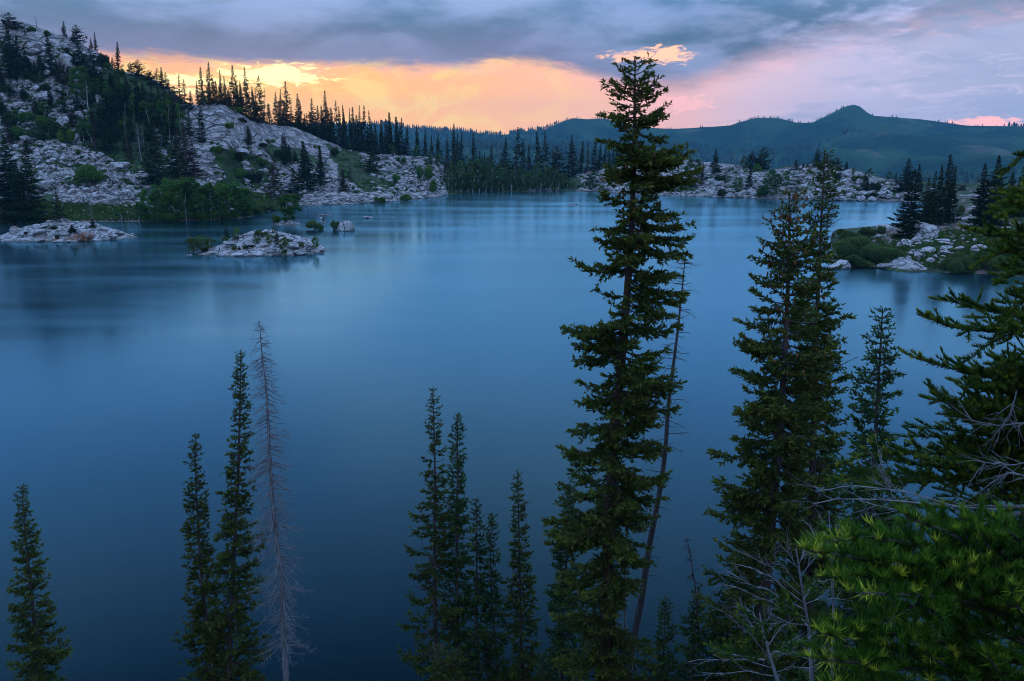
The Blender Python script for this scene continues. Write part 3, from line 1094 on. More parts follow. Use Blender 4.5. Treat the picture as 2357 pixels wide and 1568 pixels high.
scatter([[(85, 330), (200, 340), (330, 400), (345, 478), (250, 478), (90, 462)], [(0, 185), (150, 195), (250, 225), (150, 315), (0, 325)],
         [(85, 330), (200, 340), (330, 400), (345, 478), (250, 478), (90, 462)],
         [(360, 255), (420, 290), (440, 410), (360, 395)], [(810, 345), (1000, 368), (1035, 447), (920, 455), (850, 400)], [(540, 380), (650, 400), (690, 465), (580, 445)],
         [(0, 320), (90, 330), (90, 460), (0, 450)], [(690, 440), (860, 420), (1000, 452), (850, 468), (700, 472)]],
        1900, 3.2, 17.0, hillside, 262, 201)
scatter([[(1330, 405), (1540, 372), (1760, 405), (1905, 395), (2060, 425), (2070, 466), (1780, 458), (1380, 442)], [(1330, 435), (2060, 450), (2070, 466), (1780, 459), (1380, 444)],
         [(2100, 430), (2300, 440), (2300, 470), (2100, 470)]],
        950, 4.0, 22.0, far_shore, 280, 203)
# the large blocks one can tell apart on the upper hill and the dome (frame x, y, width, height)
for x, y, w, h in ((80, 106, 34, 20), (97, 113, 16, 13), (75, 118, 30, 12), (80, 138, 26, 22), (14, 160, 22, 18), (103, 124, 14, 10), (150, 140, 40, 30), (165, 152, 28, 22), (60, 130, 18, 10), (40, 240, 22, 10),
                   (118, 215, 40, 22), (145, 278, 34, 26), (120, 263, 16, 12), (66, 317, 34, 14), (66, 284, 18, 9), (160, 175, 18, 14), (108, 166, 18, 12), (290, 438, 20, 13), (312, 445, 17, 12), (262, 432, 12, 10),
                   (324, 458, 11, 10), (184, 452, 14, 11), (276, 378, 50, 20), (330, 410, 46, 34), (140, 388, 18, 12), (112, 420, 46, 36), (520, 340, 14, 10), (612, 392, 17, 18), (560, 375, 26, 14), (568, 386, 22, 12),
                   (535, 268, 10, 14), (505, 258, 22, 16), (525, 300, 12, 10), (590, 352, 36, 16), (555, 345, 42, 16)):
    P, d = cast(x, y + h * 0.4)
    if P is not None:
        boulder(hillside, P, w * d / F, h * d / F, name='boulder', sink=0.35)

# ------------------------------------------------------------------ rock islets
def islet(name, x0, x1, yf, depth, height, skew, seed, peak=1.6, back=0.55):
    """a low granite island between frame columns x0..x1 with its front waterline at row yf"""
    A, B = at_z(x0, yf), at_z(x1, yf)
    c = (A + B) / 2 + np.array((0, depth / 2, 0))
    hw = np.linalg.norm(B - A) / 2
    nx, ny = int(min(260, hw * 2 / 0.11)), int(min(160, max(30, depth / 0.11)))
    u, v_ = np.meshgrid(np.linspace(-1.12, 1.12, nx), np.linspace(-1.15, 1.15, ny))
    X, Y = u * hw, v_ * depth / 2
    r = np.sqrt(u ** 2 + v_ ** 2) + 0.13 * fbm(X / (hw * 0.35), Y / (hw * 0.35), seed, 4)
    crown = np.clip(1 - np.abs(u - skew) ** peak / (1.15 + skew * np.sign(u - skew)) ** peak, 0, 1)
    h = height * (0.30 + 0.70 * crown) * np.clip(1 - np.clip(r, 0, 1.4) ** 2.6, -0.6, 1) * (0.55 + 0.45 * np.clip(0.5 + v_ * back + 0.4, 0, 1))
    wx, wy = fbm(X / 3, Y / 3, seed + 1, 3) * 0.9, fbm(X / 3, Y / 3, seed + 2, 3) * 0.9
    sz_ = max(1.0, hw * 0.20)
    f1, f2, cid, ox, oy = worley((X * 0.9 + Y * 0.35 + wx) / sz_, (Y - X * 0.25 + wy) / (sz_ * 0.62), seed + 5)
    blk = (cid - 0.5) * 0.75 + (ox * (cid * 7 % 1 - 0.5) + oy * (cid * 13 % 1 - 0.7)) * 0.9 - 0.45 * (1 - sst(f2 - f1, 0.0, 0.10))
    g1, g2, gid, _, _ = worley((X + wx) / (sz_ * 0.33), (Y + wy) / (sz_ * 0.2), seed + 9)
    blk = blk + 0.14 * (gid - 0.5) - 0.12 * (1 - sst(g2 - g1, 0, 0.14))
    h = h + blk * np.clip(h / (height * 0.35), 0, 1) * min(1, height / 2.4)
    h = np.maximum(h, -0.9)
    root = bpy.data.objects.new(name, None)
    col.objects.link(root)
    root.location = tuple(c * np.array((1, 1, 0)))
    me = make_mesh('bedrock', np.stack((X, Y, h), -1).reshape(-1, 3), grid_faces(ny, nx), True)
    obj('bedrock', me, M['granite'], root)

    def top(wx_, wy_):
        j = int(np.clip((( wx_ - c[0]) / hw + 1.12) / 2.24 * (nx - 1), 0, nx - 1))
        i = int(np.clip((( wy_ - c[1]) / (depth / 2) + 1.15) / 2.3 * (ny - 1), 0, ny - 1))
        return float(h[i, j])

    def hit(x, y):
        a, tn = azel(x, y)
        for dd in np.linspace(math.hypot(c[0], c[1]) - depth, math.hypot(c[0], c[1]) + depth, 260):
            wx_, wy_ = dd * math.sin(a), dd * math.cos(a)
            if abs(wx_ - c[0]) > hw * 1.1 or abs(wy_ - c[1]) > depth * 0.56:
                continue
            zz = max(top(wx_, wy_), 0)
            if EYE + dd * tn <= zz:
                return np.array((wx_, wy_, zz))
        return at_z(x, y)
    return root, hit, c


def crop(ox, oy, k):
    return lambda x, y: (ox + x / k, oy + y / k)


def islet_boulders(root, hit, c, lst, cf, k):
    for x, y, w, h in lst:
        fx, fy = cf(x, y + h * 0.35)
        P = hit(fx, fy)
        s = math.hypot(P[0], P[1]) / F / k
        o = boulder(root, P - np.array((c[0], c[1], 0)), w * s, h * s * 1.15, w * s * 0.8, 'slab', pool=SLABS, sink=0.60, tilt=0.12)


c6 = crop(402.8, 489.1, 5.12)
isl, isl_hit, isl_c = islet('granite_islet', 437, 740, 589, 10.5, 3.6, 0.15, 301)
tag(isl, 'larger pale granite islet with leafy saplings, in open water left of centre', 'islet')
islet_boulders(isl, isl_hit, isl_c, [(165, 497, 75, 32), (340, 486, 130, 56), (440, 465, 110, 60), (560, 478, 170, 90), (790, 468, 250, 120), (950, 450, 170, 130), (1135, 432, 115, 100), (1110, 500, 110, 36), (1205, 490, 70, 50),
               (1345, 495, 120, 44), (1460, 440, 180, 75), (1560, 392, 120, 100), (1705, 420, 110, 34), (870, 345, 170, 70), (640, 395, 120, 34), (1395, 368, 140, 60), (1330, 300, 120, 40), (1500, 340, 120, 50), (1200, 265, 160, 40), (1060, 350, 120, 50), (670, 515, 90, 24)], c6, 5.12)
c7 = crop(0, 494.8, 7.314)
isl2, isl2_hit, isl2_c = islet('granite_islet', -60, 287, 556, 11.5, 3.3, 0.05, 331)
tag(isl2, 'long pale granite islet with rust stains, lying before the lakeside meadow', 'islet')
islet_boulders(isl2, isl2_hit, isl2_c, [(420, 410, 260, 110), (640, 400, 180, 110), (120, 420, 220, 80), (980, 445, 200, 80), (1180, 420, 210, 110), (1330, 400, 180, 90), (1060, 260, 260, 120), (1370, 240, 240, 130), (640, 260, 240, 90), (280, 240, 180, 80), (1620, 400, 170, 80), (1770, 380, 130, 100), (1850, 320, 240, 70), (2060, 355, 100, 30),
               (1590, 245, 90, 50), (1990, 285, 200, 40), (1730, 240, 150, 40), (1130, 150, 200, 40), (740, 190, 190, 40), (2100, 322, 60, 14)], c7, 7.314)
for x, y, w, h in ((1210, 415, 190, 110), (1330, 385, 170, 110), (1480, 340, 200, 110), (260, 215, 120, 60), (1420, 405, 110, 60), (960, 430, 120, 60)):
    fx, fy = c7(x, y + h * 0.3)
    P = isl2_hit(fx, fy)
    s_ = math.hypot(P[0], P[1]) / F / 7.314
    o = boulder(isl2, P - np.array((isl2_c[0], isl2_c[1] + 0.2, 0)), w * s_, h * s_ * 1.2, w * s_ * 0.8, 'slab', pool=SLABS, sink=0.42, tilt=0.15)
    o.material_slots[0].link = 'OBJECT'
    o.material_slots[0].material = M['rust']
isl3, isl3_hit, isl3_c = islet('granite_islet', 618, 690, 520, 4.5, 1.1, 0.0, 351)
tag(isl3, 'small low rock islet with a bushy tree, beside the lakeside grove', 'islet')
ROCKS = []


def water_rock(x0, x1, yf, ytop, label, depth=None, pool=SLABS):
    A, B = at_z(x0, yf), at_z(x1, yf)
    w = B[0] - A[0]
    dpt = depth or w * 0.8
    c = (A + B) / 2 + np.array((0, dpt * 0.4, 0))
    h = at_d((x0 + x1) / 2, ytop, math.hypot(c[0], c[1]))[2]
    o = obj('lake_rock', pool[int(rrng.integers(len(pool)))])
    o.scale = (w / 2 * 1.08, dpt / 2, h * 1.15)
    o.rotation_euler = (0, 0, rrng.uniform(-0.3, 0.3))
    o.location = (c[0], c[1], -h * 0.1)
    tag(o, label, 'rock', 'rocks standing out of the lake')


water_rock(772, 812, 532, 512, 'domed pale boulder standing in the lake right of the islets', 2.6)
water_rock(722, 760, 497, 494, 'flat rock barely breaking the water, farthest of the lake rocks on the left', 1.2)
water_rock(732, 746, 505, 500, 'small white rock beside a rusty stump in the lake', 0.8)
water_rock(738, 749, 515, 511, 'little rock at the foot of the rusty stump in the lake', 0.7)
water_rock(834, 857, 503, 497, 'low pale boulder alone in the lake, right of the domed boulder', 1.4)
water_rock(1308, 1330, 472, 469.5, 'tiny flat rock far out in the middle of the lake', 1.2)
water_rock(1916, 1962, 619, 601, 'rounded pale boulder in the water at the tip of the promontory', 2.4)
water_rock(1964, 1978, 611, 604, 'small pale boulder beside the rounded one at the promontory tip', 0.9)
water_rock(1900, 1914, 622, 616, 'low flat rock leftmost at the tip of the promontory', 0.9)
water_rock(300, 309, 541, 537, 'tiny rock off the right end of the rusty islet', 0.5)
# the stump
P = at_z(744, 512)
o = obj('stump', make_mesh('stump', *(lambda V, Fc: (V * np.array((0.16, 0.14, 0.75)) * (1 + 0.25 * V[:, 2:3]), Fc))(*rock_shape(rrng, 3, 14, 0.7, 0.2)), True), M['bark_red'], None, P + np.array((0, 0, 0.5)))
tag(o, 'short rusty tree stump sticking up on a rock in the lake', 'stump')

# ------------------------------------------------------------------ rocks of the promontory
cA = crop(1898.9, 460.3, 5.146)


def prom_rock(x, y, w, h, label=None, dk=0.8, pool=None, name='boulder'):
    fx, fy = cA(x, y + h * 0.42)
    P, d = cast_p(fx, fy)
    s = d / F / 5.146
    if label is None:
        boulder(promontory, P, w * s, h * s * 1.25, w * s * dk, pool=pool, sink=0.4)
    else:
        o = obj(name, (pool or SLABS)[int(rrng.integers(len(pool or SLABS)))])
        o.scale = (w * s / 2, w * s * dk / 2, h * s * 0.72)
        o.location = (P[0], P[1] + w * s * dk * 0.35, P[2] + h * s * 0.28)
        tag(o, label, 'rock')


for a_ in ((640, 425, 150, 40), (1090, 465, 130, 90), (940, 505, 170, 80), (1240, 490, 130, 45), (1410, 478, 150, 40), (1430, 505, 140, 26), (1060, 595, 110, 50), (1185, 590, 200, 60),
           (1420, 560, 140, 42), (1440, 590, 130, 32), (1450, 622, 160, 42), (1560, 575, 150, 36), (1115, 650, 130, 80), (1240, 700, 110, 70), (1300, 665, 80, 60), (1340, 640, 42, 36), (1380, 670, 90, 32), (950, 690, 130, 60),
           (730, 765, 190, 50), (1380, 740, 90, 42), (1660, 360, 90, 50), (1800, 560, 180, 60), (1770, 480, 64, 40), (1630, 455, 42, 32), (1950, 360, 80, 40), (2040, 350, 90, 40), (2140, 330, 130, 36), (830, 335, 60, 55),
           (1100, 515, 80, 50), (1200, 440, 80, 70), (1280, 440, 70, 50), (1330, 435, 50, 50), (990, 540, 60, 30), (1040, 548, 40, 24), (1500, 522, 60, 20), (870, 735, 60, 30), (1345, 710, 50, 30), (1390, 705, 70, 26), (780, 495, 50, 24), (750, 445, 40, 22),
           (1690, 500, 40, 20), (1710, 420, 40, 24), (1620, 420, 50, 24), (1000, 625, 110, 34), (1560, 620, 50, 20), (1510, 485, 60, 30), (1100, 690, 60, 40)):
    prom_rock(*a_, pool=SLABS if a_[2] > 120 else BOULD)
prom_rock(715, 345, 160, 85, 'grey rounded boulder beside the shrubs at the back of the promontory')


def carved(name, fx0, fx1, fyf, fyt, depth, seed, label, castf, skew=0.0, peak=2.0, lowest=0.25):
    """a big jointed outcrop as one heightfield shell with its own cracks"""
    A, _ = castf(fx0, fyf)
    B, d = castf(fx1, fyf)
    c = (A + B) / 2 + np.array((0, depth / 2, 0))
    hw = (B[0] - A[0]) / 2
    zt = at_d((fx0 + fx1) / 2, fyt, math.hypot(c[0], c[1]))[2]
    hh = zt - c[2]
    nx, ny = int(hw * 2 / 0.09), int(max(24, depth / 0.09))
    u, v_ = np.meshgrid(np.linspace(-1.05, 1.05, nx), np.linspace(-1.08, 1.08, ny))
    X, Y = u * hw, v_ * depth / 2
    r = np.sqrt(np.abs(u) ** 2.4 + np.abs(v_) ** 2.4) + 0.10 * fbm(X / (hw * 0.4), Y / (hw * 0.4), seed, 4)
    crown = np.clip(1 - np.abs((u - skew) / (1.08 + np.abs(skew) * np.sign(skew) * np.sign(u - skew))) ** peak, 0, 1)
    h = hh * (lowest + (1 - lowest) * crown) * np.clip(1 - np.clip(r, 0, 1.3) ** 5, -0.5, 1)
    wx, wy = fbm(X / 2, Y / 2, seed + 1, 3) * 0.6, fbm(X / 2, Y / 2, seed + 2, 3) * 0.6
    f1, f2, cid, ox, oy = worley((X * 0.9 + Y * 0.45 + wx) / (hw * 0.34), (Y - X * 0.35 + wy) / (hw * 0.30), seed + 3)
    blk = (cid - 0.5) * 0.5 - 0.5 * (1 - sst(f2 - f1, 0, 0.09)) + (ox * (cid * 7 % 1 - 0.5) + oy * (cid * 11 % 1 - 0.5)) * 0.5
    h = h + blk * np.clip(h / (hh * 0.4), 0, 1) * hh * 0.16
    h = np.maximum(h, -0.6)
    o = obj(name, make_mesh(name, np.stack((X, Y, h), -1).reshape(-1, 3), grid_faces(ny, nx), True), M['granite'], None, (c[0], c[1], c[2] - 0.1))
    tag(o, label, 'rock')
    return o


carved('granite_outcrop', cA(960, 0)[0], cA(1640, 0)[0], cA(0, 465)[1], cA(0, 278)[1], 8.0, 401, 'largest domed grey outcrop, cracked, before the dark conifers on the promontory', cast_p, 0.1, 2.6, 0.45)
carved('granite_slab', cA(828, 0)[0], cA(1445, 0)[0], cA(0, 850)[1], cA(0, 682)[1], 6.0, 431, 'smooth sloping granite slab dipping into the water at the promontory front', cast_p, -0.35, 1.5)

# ------------------------------------------------------------------ haze: the evening air over the whole place
def box_mesh(name, x0, x1, y0, y1, z0, z1):
    V = np.array([(x, y, z) for z in (z0, z1) for y in (y0, y1) for x in (x0, x1)], float)
    return make_mesh(name, V, np.array([(0, 2, 3, 1), (4, 5, 7, 6), (0, 1, 5, 4), (2, 6, 7, 3), (0, 4, 6, 2), (1, 3, 7, 5)]))


HZ = bpy.data.materials.new('haze_air')
HZ.use_nodes = True
ht = HZ.node_tree
ht.nodes.clear()
hv = ht.nodes.new('ShaderNodeVolumePrincipled')
hv.inputs['Color'].default_value = (0.20, 0.62, 0.90, 1)
hv.inputs['Density'].default_value = 0.000085
hv.inputs['Anisotropy'].default_value = 0.0
hout = ht.nodes.new('ShaderNodeOutputMaterial')
ht.links.new(hv.outputs[0], hout.inputs['Volume'])
haze = kind(obj('haze', box_mesh('haze', -3000, 3300, -60, 4000, MH.min() - 2, MH.max() + 40), HZ), 'stuff')
tag(haze, 'thin bluish evening haze filling the air over the valley', 'haze')

# ================================================================== trees
class Buf:
    """collects vertices, faces and tint for one mesh"""

    def __init__(self):
        self.V, self.F3, self.F4, self.T, self.n = [], [], [], [], 0

    def add(self, V, f3=None, f4=None, T=None):
        V = np.asarray(V, float)
        self.V.append(V)
        if f3 is not None and len(f3):
            self.F3.append(np.asarray(f3) + self.n)
        if f4 is not None and len(f4):
            self.F4.append(np.asarray(f4) + self.n)
        self.T.append(np.zeros((len(V), 3)) if T is None else T)
        self.n += len(V)

    def mesh(self, name, smooth=False):
        fl = []
        if self.F3:
            fl.append(np.concatenate(self.F3))
        if self.F4:
            fl.append(np.concatenate(self.F4))
        return make_mesh(name, np.concatenate(self.V), fl, smooth, np.concatenate(self.T))


def tube(buf, pts, rad, k=6):
    pts = np.asarray(pts, float)
    n = len(pts)
    rad = np.broadcast_to(np.asarray(rad, float), (n,))
    tg = unit(np.gradient(pts, axis=0))
    ref = np.array((0.0, 0.0, 1.0)) if abs(tg[0][2]) < 0.8 else np.array((1.0, 0.0, 0.0))
    s = unit(np.cross(tg, ref))
    u = np.cross(tg, s)
    a = np.arange(k) / k * 2 * np.pi
    V = pts[:, None] + rad[:, None, None] * (np.cos(a)[None, :, None] * s[:, None] + np.sin(a)[None, :, None] * u[:, None])
    i, j = np.meshgrid(np.arange(n - 1), np.arange(k), indexing='ij')
    q = np.stack((i * k + j, i * k + (j + 1) % k, (i + 1) * k + (j + 1) % k, (i + 1) * k + j), -1).reshape(-1, 4)
    buf.add(V.reshape(-1, 3), None, q)


def needles(buf, P, Dv, L, w, rg, T):
    """slim triangles: P (n,3) bases, Dv directions"""
    n = len(P)
    if n == 0:
        return
    Dv = unit(Dv)
    s = unit(np.cross(Dv, rg.normal(size=(n, 3)))) * (w * 0.5)[:, None]
    V = np.stack((P + s, P + Dv * L[:, None], P - s), 1)
    buf.add(V.reshape(-1, 3), np.arange(n * 3).reshape(n, 3), None, np.repeat(T, 3, 0))


def twigs(buf, P, Dv, L, r, rg, k=3, bend=0.25, seg=3):
    """many thin tapering twigs at once: P (n,3) starts, Dv directions, L lengths, r radii"""
    n = len(P)
    if n == 0:
        return
    Dv = unit(Dv)
    s = unit(np.cross(Dv, rg.normal(size=(n, 3))))
    u = np.cross(Dv, s)
    tt = np.linspace(0, 1, seg)
    bn = rg.normal(size=(n, 1)) * bend
    c = P[:, None] + Dv[:, None] * (L[:, None, None] * tt[None, :, None]) + s[:, None] * (bn * L[:, None] * (tt ** 2)[None])[..., None]
    a = np.arange(k) / k * 2 * np.pi
    rr_ = r[:, None] * (1 - 0.75 * tt)[None]
    ring = (np.cos(a)[None, None, :, None] * s[:, None, None] + np.sin(a)[None, None, :, None] * u[:, None, None])
    V = c[:, :, None] + rr_[:, :, None, None] * ring
    i, j = np.meshgrid(np.arange(seg - 1), np.arange(k), indexing='ij')
    q = np.stack((i * k + j, i * k + (j + 1) % k, (i + 1) * k + (j + 1) % k, (i + 1) * k + j), -1).reshape(-1, 4)
    q = (q[None] + (np.arange(n) * seg * k)[:, None, None]).reshape(-1, 4)
    buf.add(V.reshape(-1, 3), None, q)
    return c[:, -1]


def blades(buf, P, Dv, L, w, rg, T):
    """leaf-shaped quads: P (n,3) bases, Dv directions"""
    n = len(P)
    if n == 0:
        return
    Dv = unit(Dv)
    s = unit(np.cross(Dv, rg.normal(size=(n, 3)))) * (w * 0.5)[:, None]
    V = np.stack((P, P + Dv * (L * 0.45)[:, None] + s, P + Dv * L[:, None], P + Dv * (L * 0.45)[:, None] - s), 1)
    q = np.arange(n * 4).reshape(n, 4)
    buf.add(V.reshape(-1, 3), None, q, np.repeat(T, 4, 0))


def trunk_line(H, top, rg, n=22, bend=0.005):
    """from the origin to the offset `top`, with a slight wander"""
    tt = np.linspace(0, 1, n)
    p = tt[:, None] * np.asarray(top, float)[None]
    for k_ in (1, 2, 3):
        p[:, 0] += np.sin(tt * math.pi * k_) * rg.normal() * bend * H / k_
        p[:, 1] += np.sin(tt * math.pi * k_) * rg.normal() * bend * H / k_
    return tt, p


def conifer(rg, top, R, r0, whorl=(0.11, 0.23), nb=(4, 7), prof=0.75, full=0.62, gap=0.10, blade=(0.11, 0.055), sp=0.052, start=0.0, droop=0.30, dead=0.0, extra=(), lump=0.45, cones=0, taper_pow=0.85, tip_green=0.25, tl0=0.10, bs0=(0.2, 0.5)):
    """a spruce or fir with every branch and spray: returns trunk mesh, foliage mesh, cone mesh or None"""
    top = np.asarray(top, float)
    H = float(np.linalg.norm(top))
    wood, leaf, cone = Buf(), Buf(), Buf()
    tt, line = trunk_line(H, top, rg)
    rad = 0.72 * r0 * (1 - tt) ** taper_pow + 0.008
    tube(wood, line, rad, 9)
    at = lambda q: np.array([np.interp(q, tt, line[:, i]) for i in range(3)])
    brs = []
    z = H * 0.992
    while z > H * start + 0.1:
        tdist = H - z
        Lm = R * min(1.0, (tdist / (full * H))) ** prof + tl0
        a0 = rg.uniform(0, 6.28)
        n = int(rg.integers(*nb)) if tdist > 0.4 else 3
        for k_ in range(n):
            a = a0 + k_ * 6.283 / n + rg.normal() * 0.35
            if rg.random() < gap:
                continue
            lf = 1 + lump * float(fbm(np.array(a * 0.9 + 3), np.array(z * 0.55), int(R * 100) + int(H * 10), 3)) * 1.6
            brs.append((z / H, a, Lm * lf * rg.uniform(0.55, 1.12), None))
        z -= np.interp(tdist / H, [0, 0.15, 1], [whorl[0], (whorl[0] + whorl[1]) / 2, whorl[1]]) * rg.uniform(0.7, 1.3)
    for q, a, L, sl_ in extra:
        brs.append((q, a, L, sl_))
    # leader
    tipP = at(1.0)
    nl = 40
    s_ = rg.random(nl)
    blades(leaf, tipP - np.array((0, 0, 0.35 + 0.01 * H)) * s_[:, None], np.stack((rg.normal(size=nl) * 0.4, rg.normal(size=nl) * 0.4, np.full(nl, 0.9)), 1), np.full(nl, blade[0] * 0.6), np.full(nl, blade[1] * 0.45), rg, np.tile((0.7, 0.2, 0), (nl, 1)))
    for q, a, L, slope in brs:
        L = max(L, 0.08)
        p0 = at(q)
        up = 1 - q
        bs = float(np.interp(up, [0, bs0[0]], [bs0[1], 1.0]))
        s0 = slope if slope is not None else float(np.interp(up, [0, 0.08, 0.25, 0.6, 1], [0.50, 0.25, 0.0, -droop * 0.8, -droop * 1.2])) + rg.normal() * 0.10
        hd = np.array((math.cos(a), math.sin(a), 0.0))
        sd_ = np.array((-math.sin(a), math.cos(a), 0.0))
        m_ = max(4, int(L / 0.22))
        u = np.linspace(0, 1, m_)
        wig = rg.normal() * 0.10
        curve = rg.uniform(0.10, 0.26)
        spine = p0 + hd * (u * L)[:, None] + sd_ * (np.sin(u * 2.5) * wig * L)[:, None]
        spine[:, 2] += L * (s0 * u + curve * u * u - 0.12 * u * (1 - u) * 4 * (0.3 + up))
        tube(wood, spine, np.linspace(0.010 + 0.012 * L, 0.004, m_), 4)
        is_dead = rg.random() < dead * (0.4 + up)
        # sprays along both sides
        nt = max(4, int(L / sp))
        us = np.sort(rg.uniform(0.10 if L < 0.7 else 0.14, 1.0, nt))
        base = np.stack([np.interp(us, u, spine[:, i]) for i in range(3)], 1)
        fwd = unit(np.stack([np.interp(us, u, np.gradient(spine[:, i])) for i in range(3)], 1))
        side = np.where(rg.random(nt) < 0.5, 1, -1)[:, None] * sd_
        tl = (tl0 + 0.34 * L * np.minimum(1.15 - us, 0.62)) * rg.uniform(0.6, 1.25, nt)
        tl = np.minimum(tl, 0.62)
        td = unit(fwd * 0.75 + side * rg.uniform(0.35, 1.0, (nt, 1)) + np.array((0, 0, 1.0)) * rg.normal(-0.16, 0.22, (nt, 1)))
        needles(wood, base, td, tl * 0.8, np.full(nt, 0.009), rg, np.zeros((nt, 3)))
        if is_dead:
            b2 = base + td * (tl * 0.5)[:, None]
            twigs(wood, b2, unit(td + rg.normal(size=(nt, 3)) * 0.6), tl * 0.7, np.full(nt, 0.004), rg, 3, 0.3, 3)
            continue
        per = np.maximum(4, (tl / (blade[0] * 0.20)).astype(int))
        idx = np.repeat(np.arange(nt), per)
        f_ = rg.random(len(idx))
        P = base[idx] + td[idx] * (tl[idx] * f_)[:, None] + rg.normal(size=(len(idx), 3)) * 0.012
        dv = unit(td[idx] * 0.9 + rg.normal(size=(len(idx), 3)) * 0.55 + np.array((0, 0, 0.22)))
        tipw = np.clip((us[idx] - 0.55) * 1.6, 0, 1) * f_
        T = np.stack((np.clip(0.10 + 0.55 * tipw + rg.random() * 0.25 + rg.random(len(idx)) * 0.25, 0, 1), tip_green * tipw * rg.random(len(idx)), np.zeros(len(idx))), 1)
        needles(leaf, P, dv, bs * blade[0] * rg.uniform(0.7, 1.25, len(idx)), np.full(len(idx), bs * blade[1]), rg, T)
        if cones and up < 0.30 and rg.random() < cones:
            nc = int(rg.integers(1, 4))
            for _ in range(nc):
                c_ = spine[-1 - int(rg.integers(0, 2))] + rg.normal(size=3) * np.array((0.06, 0.06, 0.02)) - np.array((0, 0, 0.05))
                V, Fc = CONE_V, CONE_F
                cone.add(V * np.array((0.022, 0.022, 0.055)) + c_, Fc)
    return wood.mesh('trunk', True), leaf.mesh('crown'), (cone.mesh('cone_cluster', True) if cone.n else None)


CONE_V, CONE_F = ico(1)


def root_at(name, P, rz=0.0):
    o = bpy.data.objects.new(name, None)
    col.objects.link(o)
    o.location = tuple(float(c) for c in P)
    o.rotation_euler = (0, 0, rz)
    return o


def tree_near(name, label, cat, topx, topy, botx, Y, R, r0, seed, mat='needle', bark='bark', boty=1568, group=None, Ytop=None, **kw):
    """a tree of the foreground slope: its tip at one frame point, its stem passing another at depth Y"""
    rg = np.random.default_rng(seed)
    tp = at_y(topx, topy, Ytop or Y)
    bt = at_y(botx, boty, Y)
    dz = (tp - bt) / (tp[2] - bt[2])
    z0 = slope_z(bt[0], Y) - 0.2
    for _ in range(4):
        base = bt + dz * (z0 - bt[2])
        z0 = slope_z(base[0], base[1]) - 0.2
    root = root_at(name, base)
    start = max(0.0, (bt[2] - z0) / (tp[2] - z0) - 0.12)
    wood, leaf, cone = conifer(rg, tp - base, R, r0, start=start, **kw)
    obj('trunk', wood, M[bark], root)
    obj('crown', leaf, M[mat], root)
    if cone is not None:
        kind(obj('cones', cone, M['cone'], root), 'stuff')
    tag(root, label, cat, group)
    return root


G_SH = 'conifers rising from the near shore'
# --- left of the view
tree_near('spruce_tree', 'narrow dark spruce standing alone in the lower left corner', 'tree', 50, 1118, 84, 25.0, 0.98, 0.13, 1001, group=G_SH, prof=0.9, full=0.95)
tree_near('spruce_tree', 'shorter dark spruce left of the pair beside the grey dead tree', 'tree', 449, 998, 482, 24.5, 1.15, 0.13, 1002, group=G_SH, full=1.0, prof=0.95, gap=0.18)
tree_near('spruce_tree', 'tall slim spruce standing against the grey dead tree', 'tree', 554, 808, 536, 24.0, 1.15, 0.15, 1003, group=G_SH, full=1.0, prof=0.9, gap=0.20)
# --- centre
tree_near('fir_tree', 'tallest of the central five slim firs, with dead grey twigs among its sprays', 'tree', 996, 893, 1010, 24.2, 1.6, 0.14, 1005, group=G_SH, full=1.05, gap=0.30, dead=0.30, lump=0.6, prof=1.05)
tree_near('fir_tree', 'second tallest of the central slim firs, needle-thin tip', 'tree', 1053, 952, 1046, 24.8, 1.05, 0.13, 1006, group=G_SH, mat='needle_blue', full=1.0, dead=0.15, prof=0.95)
tree_near('fir_tree', 'thin fir third from the left among the central five', 'tree', 1096, 1148, 1106, 25.4, 0.62, 0.09, 1007, group=G_SH, mat='needle_blue', full=0.9, dead=0.12, gap=0.18)
tree_near('fir_tree', 'thinnest and shortest fir among the central five', 'tree', 1133, 1183, 1143, 25.4, 0.62, 0.08, 1008, group=G_SH, mat='needle_blue', full=0.9, dead=0.15, gap=0.18)
tree_near('fir_tree', 'rightmost of the central five slim firs, standing slightly apart', 'tree', 1191, 1087, 1199, 25.0, 0.95, 0.10, 1009, group=G_SH, full=1.0, prof=0.9, dead=0.10)
tree_near('fir_tree', 'pale young fir low before the two tallest central firs', 'tree', 1012, 1492, 1010, 21.0, 0.55, 0.05, 1021, group=G_SH, full=1.2, prof=0.6, tip_green=0.5)
tree_near('fir_tree', 'bright young fir tip low beside the pale one, bottom centre', 'tree', 1052, 1494, 1050, 20.8, 0.45, 0.05, 1022, group=G_SH, full=1.2, prof=0.6, tip_green=0.5)
tree_near('fir_tree', 'small fir tip at the bottom edge left of the great spruce', 'tree', 1250, 1508, 1250, 23.0, 0.6, 0.05, 1020, group=G_SH, mat='needle_blue', full=1.0)
tree_near('fir_tree', 'narrow fir half hidden by the great spruce on its left side', 'tree', 1312, 1104, 1301, 25.5, 0.85, 0.10, 1010, group=G_SH, mat='needle_blue', full=0.9, gap=0.2)
